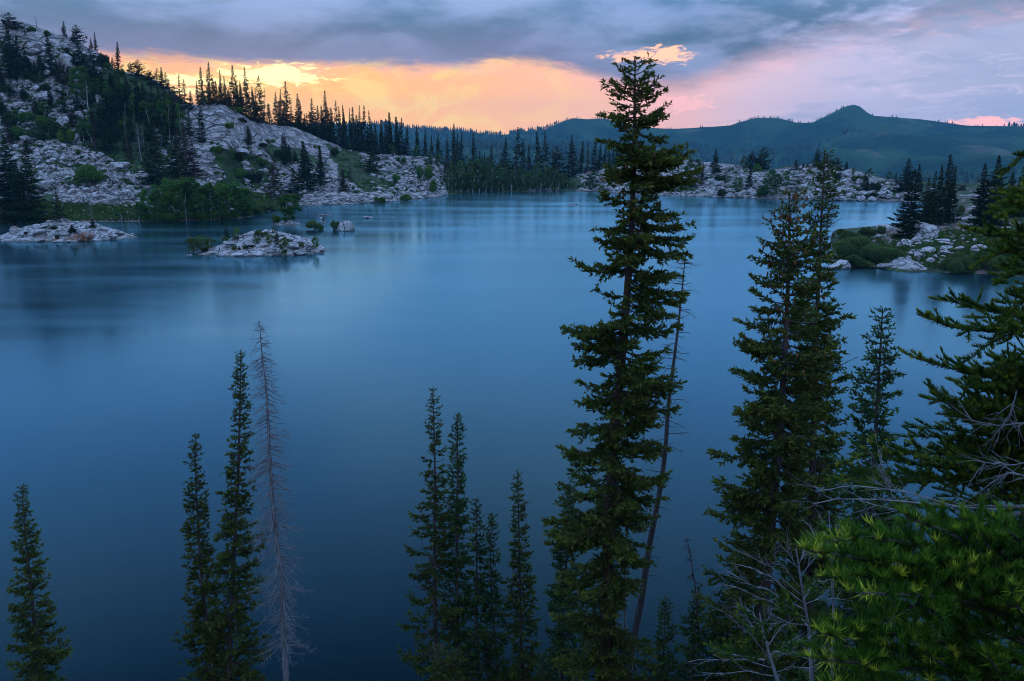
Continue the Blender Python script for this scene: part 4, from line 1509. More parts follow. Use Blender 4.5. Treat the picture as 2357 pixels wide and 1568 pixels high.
# --- the great spruce, with its long side boughs
zt = lambda yy, Y, x=1430: at_y(x, yy, Y)[2]
YB = 22.0
zb0, zb1 = slope_z(at_y(1400, 1568, YB)[0], YB) - 0.2, at_y(1462, 133, YB)[2]
Q_ = lambda yy: (zt(yy, YB) - zb0) / (zb1 - zb0)
px_m = YB / F
ex = []
for yy, dxp, sl_ in ((205, -48, 0.25), (215, 40, 0.25), (270, 62, 0.1), (262, -38, 0.0), (330, -78, 0.12), (372, 132, 0.12), (366, 120, 0.08), (352, 110, 0.15), (402, 148, 0.02), (408, 132, 0.0), (412, 120, -0.05), (395, -66, 0.0), (478, 112, -0.12),
                     (500, 132, -0.22), (520, 142, -0.25), (545, 130, -0.35), (510, -82, -0.2), (540, -78, -0.25), (600, -84, -0.1), (615, 118, -0.18), (640, 135, -0.25), (662, 128, -0.32), (690, 112, -0.3), (745, -145, -0.08), (750, -140, -0.12), (765, -120, -0.3),
                     (735, 95, -0.25), (800, -112, -0.3), (845, 100, -0.3), (868, 148, -0.12), (900, 140, -0.35), (905, -95, -0.25), (965, -118, -0.25), (1000, 130, -0.3), (1010, -125, -0.3), (1080, 128, -0.3), (1120, 130, -0.35), (1160, 120, -0.3), (1190, -168, -0.12), (1210, -160, -0.15),
                     (1220, -150, -0.2), (1245, 110, -0.5), (1180, -140, -0.25), (1300, -120, -0.3), (1400, -130, -0.25), (1500, -130, -0.2), (1340, 60, -0.4), (1450, 80, -0.4)):
    for rep in range(3):
        a_ = (0.0 if dxp > 0 else math.pi) + (0.0, 0.5, -0.6)[rep] * (1 if rep else 0.6) * random.Random(yy + rep).uniform(-1, 1)
        ex.append((Q_(yy + rep * 7), a_, abs(dxp) * px_m * (1.0, 0.8, 0.7)[rep], sl_ - 0.14))
er = random.Random(4)
for i in range(70):
    ex.append((er.uniform(0.12, 0.97), -math.pi / 2 + er.uniform(-1.1, 1.1), er.uniform(0.45, 1.25), er.uniform(-0.45, -0.1)))
tree_near('spruce_tree', 'great ragged spruce, tallest in view, reaching above the skyline right of centre', 'tree', 1462, 133, 1400, YB, 1.05, 0.30, 1011, group=G_SH, bark='bark_red',
          full=0.42, prof=0.52, gap=0.28, lump=0.8, bs0=(0.1, 0.7), extra=ex, blade=(0.11, 0.058), sp=0.050, cones=0.25, nb=(3, 6), whorl=(0.12, 0.26), tip_green=0.35, taper_pow=0.7)
tree_near('fir_tree', 'young fir at the foot of the great spruce, on its right', 'tree', 1532, 1383, 1526, 21.5, 0.62, 0.06, 1014, group=G_SH, mat='needle_blue', full=1.0, prof=0.8)
tree_near('fir_tree', 'young pointed fir under the thin reddish snag', 'tree', 1608, 1352, 1594, 20.5, 0.80, 0.07, 1016, group=G_SH, mat='needle_blue', full=1.1, prof=0.85)
# --- right
YB2 = 19.5
zb0, zb1 = slope_z(at_y(1740, 1568, YB2)[0], YB2) - 0.2, at_y(1818, 440, YB2)[2]
Q_ = lambda yy: (zt(yy, YB2) - zb0) / (zb1 - zb0)
px_m = YB2 / F
ex = []
for yy, dxp, sl_ in ((560, -62, 0.05), (600, -85, 0.0), (640, -60, 0), (700, -88, -0.1), (790, -110, 0.02), (800, -100, -0.1), (860, -112, 0.0), (900, -115, -0.15), (930, -100, -0.35), (1000, -90, -0.3), (1080, -85, -0.3), (1135, -130, -0.15), (1150, -120, -0.3), (1260, -100, -0.4), (1330, -90, -0.4),
                     (650, 70, -0.1), (760, 70, -0.1), (860, 80, -0.2), (960, 80, -0.2), (1060, 90, -0.2), (1160, 90, -0.2)):
    for rep in range(2):
        a_ = (0.0 if dxp > 0 else math.pi) + random.Random(yy * 3 + rep).uniform(-0.6, 0.6)
        ex.append((Q_(yy + rep * 8), a_, abs(dxp) * px_m * (1.0, 0.8)[rep], sl_ - 0.12))
tree_near('spruce_tree', 'broad dark spruce laden with reddish cones, left of the close right-hand pair', 'tree', 1818, 438, 1738, YB2, 1.0, 0.26, 1017, group=G_SH, full=0.30, prof=0.7, gap=0.2, lump=0.6, extra=ex, cones=0.75, blade=(0.11, 0.058), sp=0.050)
tree_near('fir_tree', 'tall slim grey-twigged fir, right of the close right-hand pair', 'tree', 1899, 343, 1846, 21.5, 0.92, 0.22, 1018, group=G_SH, full=0.55, prof=0.62, dead=0.12, gap=0.12, lump=0.35)
tree_near('fir_tree', 'medium fir against the blue water between the pair and the near boughs', 'tree', 2032, 710, 1985, 16.0, 1.05, 0.13, 1019, group=G_SH, mat='needle_blue', full=0.8, prof=0.8, gap=0.08, lump=0.5)
tree_near('fir_tree', 'dark fir filling the gap below the broad cone-laden spruce', 'tree', 1690, 1330, 1660, 20.5, 1.25, 0.12, 1023, group=G_SH, mat='needle_blue', full=0.7, prof=0.8)

# ------------------------------------------------------------------ dead trees of the near shore
def dead_tree(rg, pts, r0, R, n, twig=1.0, up=-0.2, t0=0.15, fine=9, tpow=0.6):
    """a bare stem along pts with branches and drooping twigs, one mesh"""
    b_ = Buf()
    pts = np.asarray(pts, float)
    L_ = np.concatenate(([0], np.cumsum(np.linalg.norm(np.diff(pts, axis=0), axis=1))))
    tt = L_ / L_[-1]
    m_ = np.linspace(0, 1, 26)
    line = np.stack([np.interp(m_, tt, pts[:, i]) for i in range(3)], 1)
    line[:, :2] += np.stack((fbm(m_ * 5, m_ * 0 + 1, int(r0 * 1000), 3), fbm(m_ * 5, m_ * 0 + 5, 7, 3)), 1) * r0 * 0.8
    tube(b_, line, r0 * (1 - m_) ** 0.8 + 0.006, 8)
    for k_ in range(n):
        q = t0 + (1 - t0) * rg.random() ** 0.85
        p0 = np.array([np.interp(q, m_, line[:, i]) for i in range(3)])
        a = rg.uniform(0, 6.28)
        L = (R * min(1, (1 - q) / 0.45) ** tpow + 0.08) * rg.uniform(0.35, 1.1)
        u = np.linspace(0, 1, 5)
        hd = np.array((math.cos(a), math.sin(a), 0))
        sp_ = p0 + hd * (u * L)[:, None]
        sp_[:, 2] += L * ((up + 0.5 * max(0, q - 0.75)) * u + rg.uniform(-0.25, 0.15) * u * u)
        tube(b_, sp_, np.linspace(0.010 + 0.008 * L, 0.004, 5), 4)
        nt = max(2, int(L * fine))
        us = rg.uniform(0.25, 1, nt)
        bs = np.stack([np.interp(us, u, sp_[:, i]) for i in range(3)], 1)
        sd_ = np.array((-math.sin(a), math.cos(a), 0))
        dv = unit(hd * 0.5 + sd_ * rg.normal(size=(nt, 1)) * 0.8 + np.array((0, 0, 1)) * rg.normal(-0.25, 0.35, (nt, 1)))
        tl = rg.uniform(0.10, 0.34, nt) * twig
        e = twigs(b_, bs, dv, tl, np.full(nt, 0.0055), rg, 3, 0.3, 3)
        e2 = bs + dv * (tl * 0.6)[:, None]
        twigs(b_, e2, unit(dv + rg.normal(size=(nt, 3)) * 0.7), tl * 0.6, np.full(nt, 0.004), rg, 3, 0.3, 2)
    return b_.mesh('trunk', True)


def dead_near(name, label, fr, Y, r0, R, n, seed, mat='dead', group=None, ground_it=True, **kw):
    pts = [at_y(x, y, Y) for x, y in fr][::-1]
    if ground_it:
        p = pts[0]
        pts = [np.array((p[0] - (pts[1][0] - p[0]) * 0.3, p[1], slope_z(p[0], p[1]) - 0.2))] + pts if p[2] > slope_z(p[0], p[1]) else pts
    base = pts[0]
    root = root_at(name, base)
    obj('trunk', dead_tree(np.random.default_rng(seed), [p - base for p in pts], r0, R, n, **kw), M[mat], root)
    tag(root, label, 'dead tree', group)
    return root


G_D = 'dead trees on the near shore'
dead_near('dead_spruce', 'tall bare grey dead spruce with fine drooping twigs, left of centre', [(598, 738), (610, 900), (622, 1080), (640, 1300), (656, 1568)], 23.2, 0.11, 0.72, 430, 1104, 'dead', G_D, t0=0.30, up=-0.45, fine=12, twig=0.9, tpow=0.6)
dead_near('dead_snag', 'leaning bare dark snag behind the great spruce, branches at its tip', [(1578, 583), (1573, 640), (1560, 740), (1545, 870), (1524, 1060), (1490, 1260), (1455, 1500), (1446, 1568)], 24.5, 0.15, 0.50, 130, 1112, 'dead_dark', G_D, t0=0.40, up=0.0, fine=7, tpow=0.22)
dead_near('dead_snag', 'thin bare grey pole close behind the trunk of the great spruce', [(1436, 1230), (1437, 1400), (1438, 1568)], 23.0, 0.07, 0.5, 40, 1113, 'dead', G_D, t0=0.3)
dead_near('dead_snag', 'thin reddish bare snag above the young pointed fir', [(1583, 1236), (1594, 1300), (1604, 1372), (1612, 1568)], 21.5, 0.035, 0.22, 60, 1115, 'bark_red', G_D, t0=0.45, twig=0.5)

# ================================================================== trees of the middle distance
mrg = np.random.default_rng(77)
POOL = {}


def pool_conifer(key, n, R, mat, bark='bark', **kw):
    out = []
    for i in range(n):
        rg = np.random.default_rng(hash_key(key) + i)
        w_, l_, _ = conifer(rg, (rg.normal() * 0.12, rg.normal() * 0.12, 10.0), R * rg.uniform(0.9, 1.1), 0.16, whorl=kw.get('whorl', (0.15, 0.38)), nb=kw.get('nb', (4, 6)), prof=kw.get('prof', 1.0), full=kw.get('full', 0.95),
                            gap=kw.get('gap', 0.1), blade=kw.get('blade', (0.27, 0.165)), sp=kw.get('sp', 0.095), start=kw.get('start', 0.04), droop=kw.get('droop', 0.35), lump=kw.get('lump', 0.5), dead=kw.get('dead', 0.0), tl0=0.04, bs0=(0.4, 0.38))
        w_.materials.append(M[bark])
        l_.materials.append(M[mat])
        out.append((w_, l_, 10.0, 2 * R))
    POOL[key] = out


def hash_key(k):
    return sum(ord(ch) * (i + 7) for i, ch in enumerate(k)) * 13


pool_conifer('spruce', 5, 1.75, 'far_needle')
pool_conifer('bigspruce', 3, 1.7, 'far_needle', nb=(5, 8), sp=0.075, blade=(0.24, 0.14), whorl=(0.14, 0.32))
pool_conifer('bigspire', 3, 1.0, 'far_needle', nb=(5, 8), sp=0.075, blade=(0.22, 0.13), whorl=(0.14, 0.30), full=1.0)
pool_conifer('spire', 5, 1.0, 'far_needle', full=1.0)
pool_conifer('ragged', 4, 1.7, 'far_needle', gap=0.35, lump=0.9, start=0.10, full=0.8)
pool_conifer('brown', 3, 1.4, 'brown_needle', gap=0.25, dead=0.3)
pool_conifer('round', 4, 2.3, 'far_needle', full=0.40, prof=0.5, start=0.12, gap=0.22, lump=0.8, droop=0.05)


def pool_snag(key, n):
    out = []
    for i in range(n):
        rg = np.random.default_rng(900 + i)
        me = dead_tree(rg, [(0, 0, 0), (rg.normal() * 0.2, rg.normal() * 0.2, 5), (rg.normal() * 0.3, rg.normal() * 0.3, 10)], 0.085, 0.9, 46, twig=2.0, up=0.05, t0=0.25, fine=4)
        me.materials.append(M['dead'])
        out.append((me, None, 10.0, 1.6))
    POOL[key] = out


pool_snag('snag', 4)


def broadleaf(rg, H, R, base, nleaf, size, stems=1, clumps=26, tipy=0.25):
    """aspen or birch: pale stems, limbs, and leaves gathered in uneven clumps"""
    wood, leaf = Buf(), Buf()
    cents = []
    for s in range(stems):
        off = np.array((rg.normal() * R * 0.3, rg.normal() * R * 0.3, 0)) if stems > 1 else np.zeros(3)
        tp = off + np.array((rg.normal() * R * 0.25, rg.normal() * R * 0.25, H * rg.uniform(0.82, 1.0) if s else H * 0.97))
        tt, line = trunk_line(H, tp - off * 0.4, rg, 12, 0.02)
        line = line + off * 0.4
        tube(wood, line, 0.013 * H * (1 - tt) + 0.012, 6)
        for k_ in range(clumps // stems):
            q = rg.uniform(base, 0.98)
            p0 = np.array([np.interp(q, tt, line[:, i]) for i in range(3)])
            prof = math.sin(math.pi * min(1, max(0.05, (q - base * 0.6) / (1 - base * 0.6))) ** 0.8) ** 0.7
            a = rg.uniform(0, 6.28)
            L = R * prof * rg.uniform(0.3, 1.0)
            p1 = p0 + np.array((math.cos(a) * L, math.sin(a) * L, L * rg.uniform(0.2, 0.7)))
            tube(wood, [p0, (p0 + p1) / 2 - np.array((0, 0, 0.04 * L)), p1], [0.02 + 0.004 * H, 0.015, 0.008], 4)
            cents.append((p1, R * rg.uniform(0.20, 0.42)))
        cents.append((tp, R * 0.25))
    per = nleaf // len(cents)
    for c_, r_ in cents:
        d_ = unit(rg.normal(size=(per, 3))) * (rg.random((per, 1)) ** 0.45) * r_ * np.array((1, 1, 0.85))
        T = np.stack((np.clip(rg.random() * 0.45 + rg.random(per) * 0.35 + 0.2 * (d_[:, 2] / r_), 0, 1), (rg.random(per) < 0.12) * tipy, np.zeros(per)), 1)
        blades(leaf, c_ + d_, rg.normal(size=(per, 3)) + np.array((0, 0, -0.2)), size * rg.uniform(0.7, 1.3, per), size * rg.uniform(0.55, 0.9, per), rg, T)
    return wood.mesh('trunk', True), leaf.mesh('crown')


def pool_leaf(key, n, R, base, nleaf, size, mat, **kw):
    out = []
    for i in range(n):
        rg = np.random.default_rng(hash_key(key) + i * 3)
        w_, l_ = broadleaf(rg, 10.0, R, base, nleaf, size, **kw)
        w_.materials.append(M['aspen_bark'])
        l_.materials.append(M[mat])
        out.append((w_, l_, 10.0, 2.2 * R))
    POOL[key] = out


pool_leaf('aspen', 5, 1.9, 0.34, 2600, 0.34, 'aspen_leaf')
pool_leaf('grove', 4, 3.0, 0.06, 5600, 0.46, 'aspen_leaf', stems=3, clumps=54)
pool_leaf('pale', 5, 1.7, 0.12, 2800, 0.32, 'far_aspen_leaf', clumps=34)
pool_leaf('birch', 4, 3.0, 0.15, 1500, 0.55, 'island_leaf', stems=3, clumps=30)


def bush(rg, n, size, lobes=9, stems=10):
    """a low dome of leaves over a spray of stems; unit radius, unit height"""
    wood, leaf = Buf(), Buf()
    a = rg.uniform(0, 6.28, stems)
    P = np.zeros((stems, 3))
    dv = np.stack((np.cos(a) * rg.uniform(0.2, 1, stems), np.sin(a) * rg.uniform(0.2, 1, stems), np.ones(stems) * 0.9), 1)
    twigs(wood, P, dv, rg.uniform(0.6, 0.95, stems), np.full(stems, 0.025), rg, 4, 0.15, 4)
    for k_ in range(lobes):
        a_ = rg.uniform(0, 6.28)
        rr_ = math.sqrt(rg.random()) * 0.72
        c_ = np.array((math.cos(a_) * rr_, math.sin(a_) * rr_, rg.uniform(0.30, 0.80) * (1 - 0.55 * rr_ ** 2)))
        per = n // lobes
        d_ = unit(rg.normal(size=(per, 3))) * (0.55 + 0.45 * rg.random((per, 1))) * rg.uniform(0.24, 0.38)
        q = c_ + d_
        q[:, 2] = np.abs(q[:, 2])
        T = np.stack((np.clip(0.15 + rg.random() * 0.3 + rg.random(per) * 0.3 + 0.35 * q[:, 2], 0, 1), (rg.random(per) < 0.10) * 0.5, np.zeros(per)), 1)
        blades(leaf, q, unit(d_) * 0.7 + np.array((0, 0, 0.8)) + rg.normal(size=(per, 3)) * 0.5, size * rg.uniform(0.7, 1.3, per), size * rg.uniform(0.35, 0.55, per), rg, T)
    return wood.mesh('stem', True), leaf.mesh('foliage')


def pool_bush(key, n, nl, size, mat):
    out = []
    for i in range(n):
        rg = np.random.default_rng(hash_key(key) + i * 5)
        w_, l_ = bush(rg, nl, size)
        w_.materials.append(M['bark'])
        l_.materials.append(M[mat])
        out.append((w_, l_, 1.0, 2.0))
    POOL[key] = out


pool_bush('shrub', 4, 2200, 0.16, 'aspen_leaf')
pool_bush('willow', 5, 7000, 0.10, 'willow_leaf')
pool_bush('darkshrub', 4, 2000, 0.17, 'far_needle')

NAMES = {'spruce': 'spruce_tree', 'spire': 'fir_tree', 'bigspruce': 'spruce_tree', 'bigspire': 'fir_tree', 'ragged': 'spruce_tree', 'brown': 'spruce_tree', 'round': 'pine_tree', 'snag': 'dead_snag', 'aspen': 'aspen_tree', 'grove': 'aspen_tree', 'pale': 'aspen_tree',
         'birch': 'birch_tree', 'shrub': 'shrub', 'willow': 'willow_shrub', 'darkshrub': 'shrub'}
PARTS = {'shrub': ('stem', 'foliage'), 'willow': ('stem', 'foliage'), 'darkshrub': ('stem', 'foliage')}


def plant(key, P, h, w, lean=0.0):
    v_ = POOL[key][int(mrg.integers(len(POOL[key])))]
    root = root_at(NAMES[key], P - np.array((0, 0, 0.02 * h)), mrg.uniform(0, 6.28))
    a, b_ = PARTS.get(key, ('trunk', 'crown'))
    w = w * (1.32 if key in ('spruce', 'spire', 'bigspruce', 'bigspire', 'ragged', 'brown') else 1.0) * mrg.uniform(0.88, 1.15)
    s = (w / v_[3], w / v_[3] * mrg.uniform(0.9, 1.1), h / v_[2])
    root.scale = s
    if key in ('spruce', 'spire', 'bigspruce', 'bigspire', 'ragged', 'brown', 'snag'):
        root.rotation_euler = (mrg.normal() * 0.02, mrg.normal() * 0.022, mrg.uniform(0, 6.28))
    obj(a, v_[0], None, root)
    if v_[1] is not None:
        obj(b_, v_[1], None, root)
    return root


def far_cast(x, y):
    P, d = cast(x, y)
    if P is None:                       # foot hidden behind the skyline: stand it just past the crest
        P, d2 = None, d + 1.5
        a, _ = azel(x, y)
        X, Y = d2 * math.sin(a), d2 * math.cos(a)
        return np.array((X, Y, ground(X, Y) - 0.2)), d2
    return P, d


def isl_cast(hit):
    def f_(x, y):
        P = hit(x, y)
        return P, math.hypot(P[0], P[1])
    return f_


def stand(key, cf, k, x, yt, yb, w, castf=None, lean=0.0):
    """a plant whose foot is seen at (x, yb) and tip at (x, yt) of a picture crop, w wide there"""
    fx, fb = cf(x, yb)
    _, ft = cf(x, yt)
    P, d = (castf or far_cast)(fx, fb)
    zt_ = EYE + d * azel(fx, ft)[1]
    h = max(0.4, zt_ - P[2])
    return plant(key, P, h, w / k * d / F, lean), fx, fb


ORD = ['first', 'second', 'third', 'fourth', 'fifth', 'sixth', 'seventh', 'eighth', 'ninth', 'tenth', 'eleventh', 'twelfth', 'thirteenth', 'fourteenth', 'fifteenth', 'sixteenth']


def row(things, noun, where, group, cat='tree', side='left'):
    """label a row by its order across the view"""
    things = sorted(things, key=lambda q: q[1], reverse=(side == 'right'))
    n = len(things)
    for i, (o, fx, fy) in enumerate(things):
        if i == 0:
            lb = f'{side}most {noun} {where}'
        elif i == n - 1 and n > 2:
            lb = f'{"right" if side == "left" else "left"}most {noun} {where}'
        else:
            lb = f'{ORD[i]} {noun} from {side} {where}'
        tag(o, lb, cat, group)


def bands(things, noun, where, group, per=11, cat='tree'):
    things = sorted(things, key=lambda q: q[2])
    nb_ = max(1, math.ceil(len(things) / per))
    names = {1: [''], 2: ['upper', 'lower'], 3: ['upper', 'middle', 'lower'], 4: ['top', 'upper', 'lower', 'bottom']}[nb_]
    k_ = math.ceil(len(things) / nb_)
    for i in range(nb_):
        ch = things[i * k_:(i + 1) * k_]
        row(ch, noun, (f'in {names[i]} tier {where}' if names[i] else where), group, cat)


c1 = crop(0, 0, 4.541)
c2 = crop(402.8, 86.3, 4.541)
c3 = crop(0, 287.7, 2.926)
c4 = crop(863.2, 115.1, 2.926)
c5 = crop(1553.7, 201.4, 2.934)
K1, K3, K5 = 4.541, 2.926, 2.934

# ---- hilltop, upper left
GH = 'trees on the left hill'
for key, x, yt, yb, w, lb, cat in (
        ('round', 120, 130, 310, 170, 'ragged round-topped pine on the hilltop at the upper left corner', 'tree'),
        ('snag', 30, 180, 270, 40, 'small broken snag left of the ragged hilltop pine', 'dead tree'),
        ('spruce', 118, 245, 830, 130, 'tall dark spruce below the ragged hilltop pine, left of its twin', 'tree'),
        ('spruce', 172, 262, 830, 120, 'tall dark spruce below the hilltop pine, right of its twin', 'tree'),
        ('spire', 224, 370, 820, 100, 'thinner dark conifer right beside the twin spruces below the hilltop pine', 'tree'),
        ('snag', 380, 165, 310, 60, 'bare forked snag standing on the hill skyline', 'dead tree'),
        ('spire', 670, 222, 372, 52, 'lone small spire-shaped fir on the hill skyline', 'tree'),
        ('spire', 553, 320, 800, 90, 'tall slim fir in front of the hill cliff', 'tree'),
        ('round', 812, 258, 475, 130, 'stout ragged pine on the hill skyline, right of the lone fir', 'tree'),
        ('spire', 760, 325, 372, 40, 'tiny fir left of the stout ragged skyline pine', 'tree'),
        ('spruce', 840, 430, 700, 150, 'dark spruce right below the stout skyline pine', 'tree'),
        ('spire', 955, 400, 475, 32, 'short thin fir on the hill shoulder, left of the taller thin one', 'tree'),
        ('snag', 980, 385, 480, 14, 'thin bare pole between two thin firs on the hill shoulder', 'dead tree'),
        ('spire', 998, 335, 495, 34, 'taller thin fir on the edge of the hill shoulder', 'tree'),
        ('brown', 960, 470, 650, 100, 'brownish conifer on the rock wall below the hill shoulder', 'tree'),
        ('spire', 1176, 598, 710, 42, 'short fir left of the tall spire on the steep skyline', 'tree'),
        ('snag', 1204, 545, 730, 30, 'bare snag leaning by the tall spire on the steep skyline', 'dead tree'),
        ('spire', 1236, 435, 745, 84, 'tall spire fir standing out on the steep hill skyline before pink cloud', 'tree'),
        ('round', 1365, 655, 775, 80, 'small round-headed tree on the steep skyline, left of the larger one', 'tree'),
        ('round', 1460, 622, 815, 140, 'largest round-headed tree on the steep hill skyline', 'tree'),
        ('round', 1562, 730, 850, 100, 'round-headed tree right of the largest one on the steep skyline', 'tree'),
        ('brown', 640, 560, 880, 70, 'thin brownish conifer at the foot of the hill cliff', 'tree'),
        ('darkshrub', 1085, 570, 700, 170, 'dark shrub on the ledge left of the tall spire', 'shrub'),
        ('spruce', 20, 640, 940, 110, 'dark conifer cut by the left edge, high on the hill', 'tree')):
    o, fx, fy = stand(key, c1, K1, x, yt, yb, w)
    tag(o, lb, cat, GH)

row([stand('ragged' if w > 80 else 'spire', c1, K1, x, yt, yb, w) for x, yt, yb, w in ((1640, 708, 905, 120), (1692, 700, 900, 56), (1738, 750, 940, 96), (1775, 830, 990, 90), (1820, 900, 1040, 80), (1888, 768, 1125, 90), (1942, 822, 1145, 100), (2000, 945, 1150, 60))],
    'conifer', 'in the notch between hill and granite dome', 'conifers in the notch')

# ---- forest on the left hillside
hw = []
for x, yt, yb, w, key in ((900, 620, 800, 100, 'spruce'), (985, 640, 800, 110, 'spruce'), (1080, 720, 1000, 90, 'spire'), (1180, 760, 960, 90, 'spire'), (1260, 790, 1040, 110, 'spruce'), (1350, 800, 1100, 110, 'spruce'), (1440, 810, 1120, 120, 'spruce'), (1520, 850, 1150, 120, 'spruce'), (1600, 870, 1180, 110, 'spruce'),
                          (1680, 900, 1240, 110, 'spruce'), (1745, 930, 1300, 110, 'spruce'), (1800, 960, 1380, 130, 'spruce'), (1850, 1020, 1420, 110, 'spire'), (1150, 960, 1300, 150, 'spruce'), (1090, 1020, 1440, 140, 'spruce'), (1250, 1020, 1330, 120, 'ragged'), (990, 1100, 1400, 110, 'spruce'), (900, 1180, 1440, 120, 'spruce'),
                          (1000, 1220, 1560, 130, 'brown'), (1130, 1260, 1580, 140, 'spruce'), (1480, 1250, 1580, 100, 'brown'), (1640, 1320, 1700, 110, 'brown'), (1870, 1150, 1640, 120, 'brown'), (1950, 1240, 1700, 90, 'brown'), (1560, 1180, 1480, 110, 'spruce'), (1380, 1150, 1480, 110, 'spruce'), (1700, 1150, 1520, 120, 'spruce'),
                          (300, 1440, 1600, 60, 'spire'), (90, 1270, 1500, 90, 'brown'), (320, 620, 830, 90, 'spire'), (380, 660, 840, 80, 'spire'), (30, 690, 930, 90, 'spire'), (2110, 1080, 1480, 100, 'spruce'), (1990, 1150, 1420, 90, 'spruce')):
    hw.append(stand(key, c1, K1, x, yt, yb, w))
for x, yt, yb, w, key in ((1010, 760, 1010, 100, 'spruce'), (1120, 820, 1080, 100, 'spruce'), (1220, 880, 1160, 110, 'spruce'), (1310, 930, 1210, 110, 'spruce'), (1460, 960, 1270, 110, 'spruce'), (1640, 1000, 1330, 110, 'spruce'), (1200, 1160, 1470, 120, 'spruce'), (1310, 1330, 1600, 100, 'ragged'), (760, 1120, 1330, 90, 'spruce'), (820, 950, 1180, 90, 'spire')):
    hw.append(stand(key, c1, K1, x, yt, yb, w))
bands(hw, 'conifer', 'of the left hillside woods', 'conifers of the hillside woods')
ha = []
for x, yt, yb, w in ((810, 700, 1120, 130), (880, 690, 960, 110), (925, 690, 1150, 140), (1030, 820, 1080, 100), (1135, 850, 1150, 110), (1195, 770, 965, 90), (1235, 940, 1110, 80), (1305, 860, 1070, 90), (1405, 980, 1260, 100), (1560, 1050, 1310, 130), (1715, 1050, 1400, 100), (1772, 960, 1450, 120), (1620, 1080, 1350, 110),
                      (420, 760, 900, 90), (650, 1050, 1200, 110), (480, 1060, 1240, 120), (700, 1290, 1480, 120), (560, 1240, 1420, 110), (330, 1000, 1100, 80), (960, 1270, 1500, 130), (870, 1270, 1480, 110), (1910, 1080, 1560, 100)):
    ha.append(stand('aspen', c1, K1, x, yt, yb, w))
bands(ha, 'leafy aspen', 'of the left hillside woods', 'aspens of the hillside woods')
row([stand('snag', c1, K1, x, yt, yb, w) for x, yt, yb, w in ((870, 560, 700, 40), (540, 1255, 1430, 40), (1330, 1060, 1570, 60), (1465, 1290, 1600, 50), (1515, 1310, 1600, 40), (830, 1200, 1480, 40), (1700, 1380, 1600, 40), (75, 1250, 1480, 40))],
    'bare grey snag', 'standing among the left hillside woods', 'snags of the hillside woods', 'dead tree')
hs_ = []
for x, yt, yb, w in ((120, 1180, 1330, 200), (300, 1160, 1300, 220), (450, 1220, 1360, 200), (180, 1330, 1450, 180), (400, 1380, 1480, 200), (600, 1290, 1440, 160), (720, 1340, 1500, 180), (60, 900, 1010, 120), (480, 880, 960, 140), (620, 940, 1020, 120), (350, 760, 860, 140), (720, 560, 640, 120), (700, 500, 560, 70), (420, 440, 520, 90),
                      (500, 320, 370, 70), (320, 280, 330, 90), (250, 960, 1040, 110), (1130, 640, 720, 110), (1240, 720, 800, 120), (960, 1000, 1090, 120), (1060, 1130, 1230, 120), (1300, 1230, 1340, 140), (20, 1080, 1180, 130)):
    hs_.append(stand('darkshrub' if mrg.random() < 0.5 else 'shrub', c1, K1, x, yt, yb, w))
bands(hs_, 'low shrub', 'of the rocky left hillside', 'shrubs of the left hillside', cat='shrub')

row([stand(k_, c1, K1, x, yt, yb, w) for k_, x, yt, yb, w in (('spruce', 70, 380, 640, 90), ('spire', 270, 470, 700, 70), ('spruce', 460, 600, 830, 90), ('spire', 600, 640, 860, 70), ('spruce', 720, 690, 900, 90), ('spire', 420, 560, 720, 60), ('spruce', 130, 820, 1010, 90), ('spire', 250, 860, 1060, 70), ('spruce', 540, 900, 1120, 90), ('spruce', 690, 1000, 1230, 100), ('spire', 10, 960, 1200, 90), ('spruce', 380, 1010, 1200, 80))],
    'conifer', 'scattered over the rock face below the hilltop', 'conifers on the upper rock face')
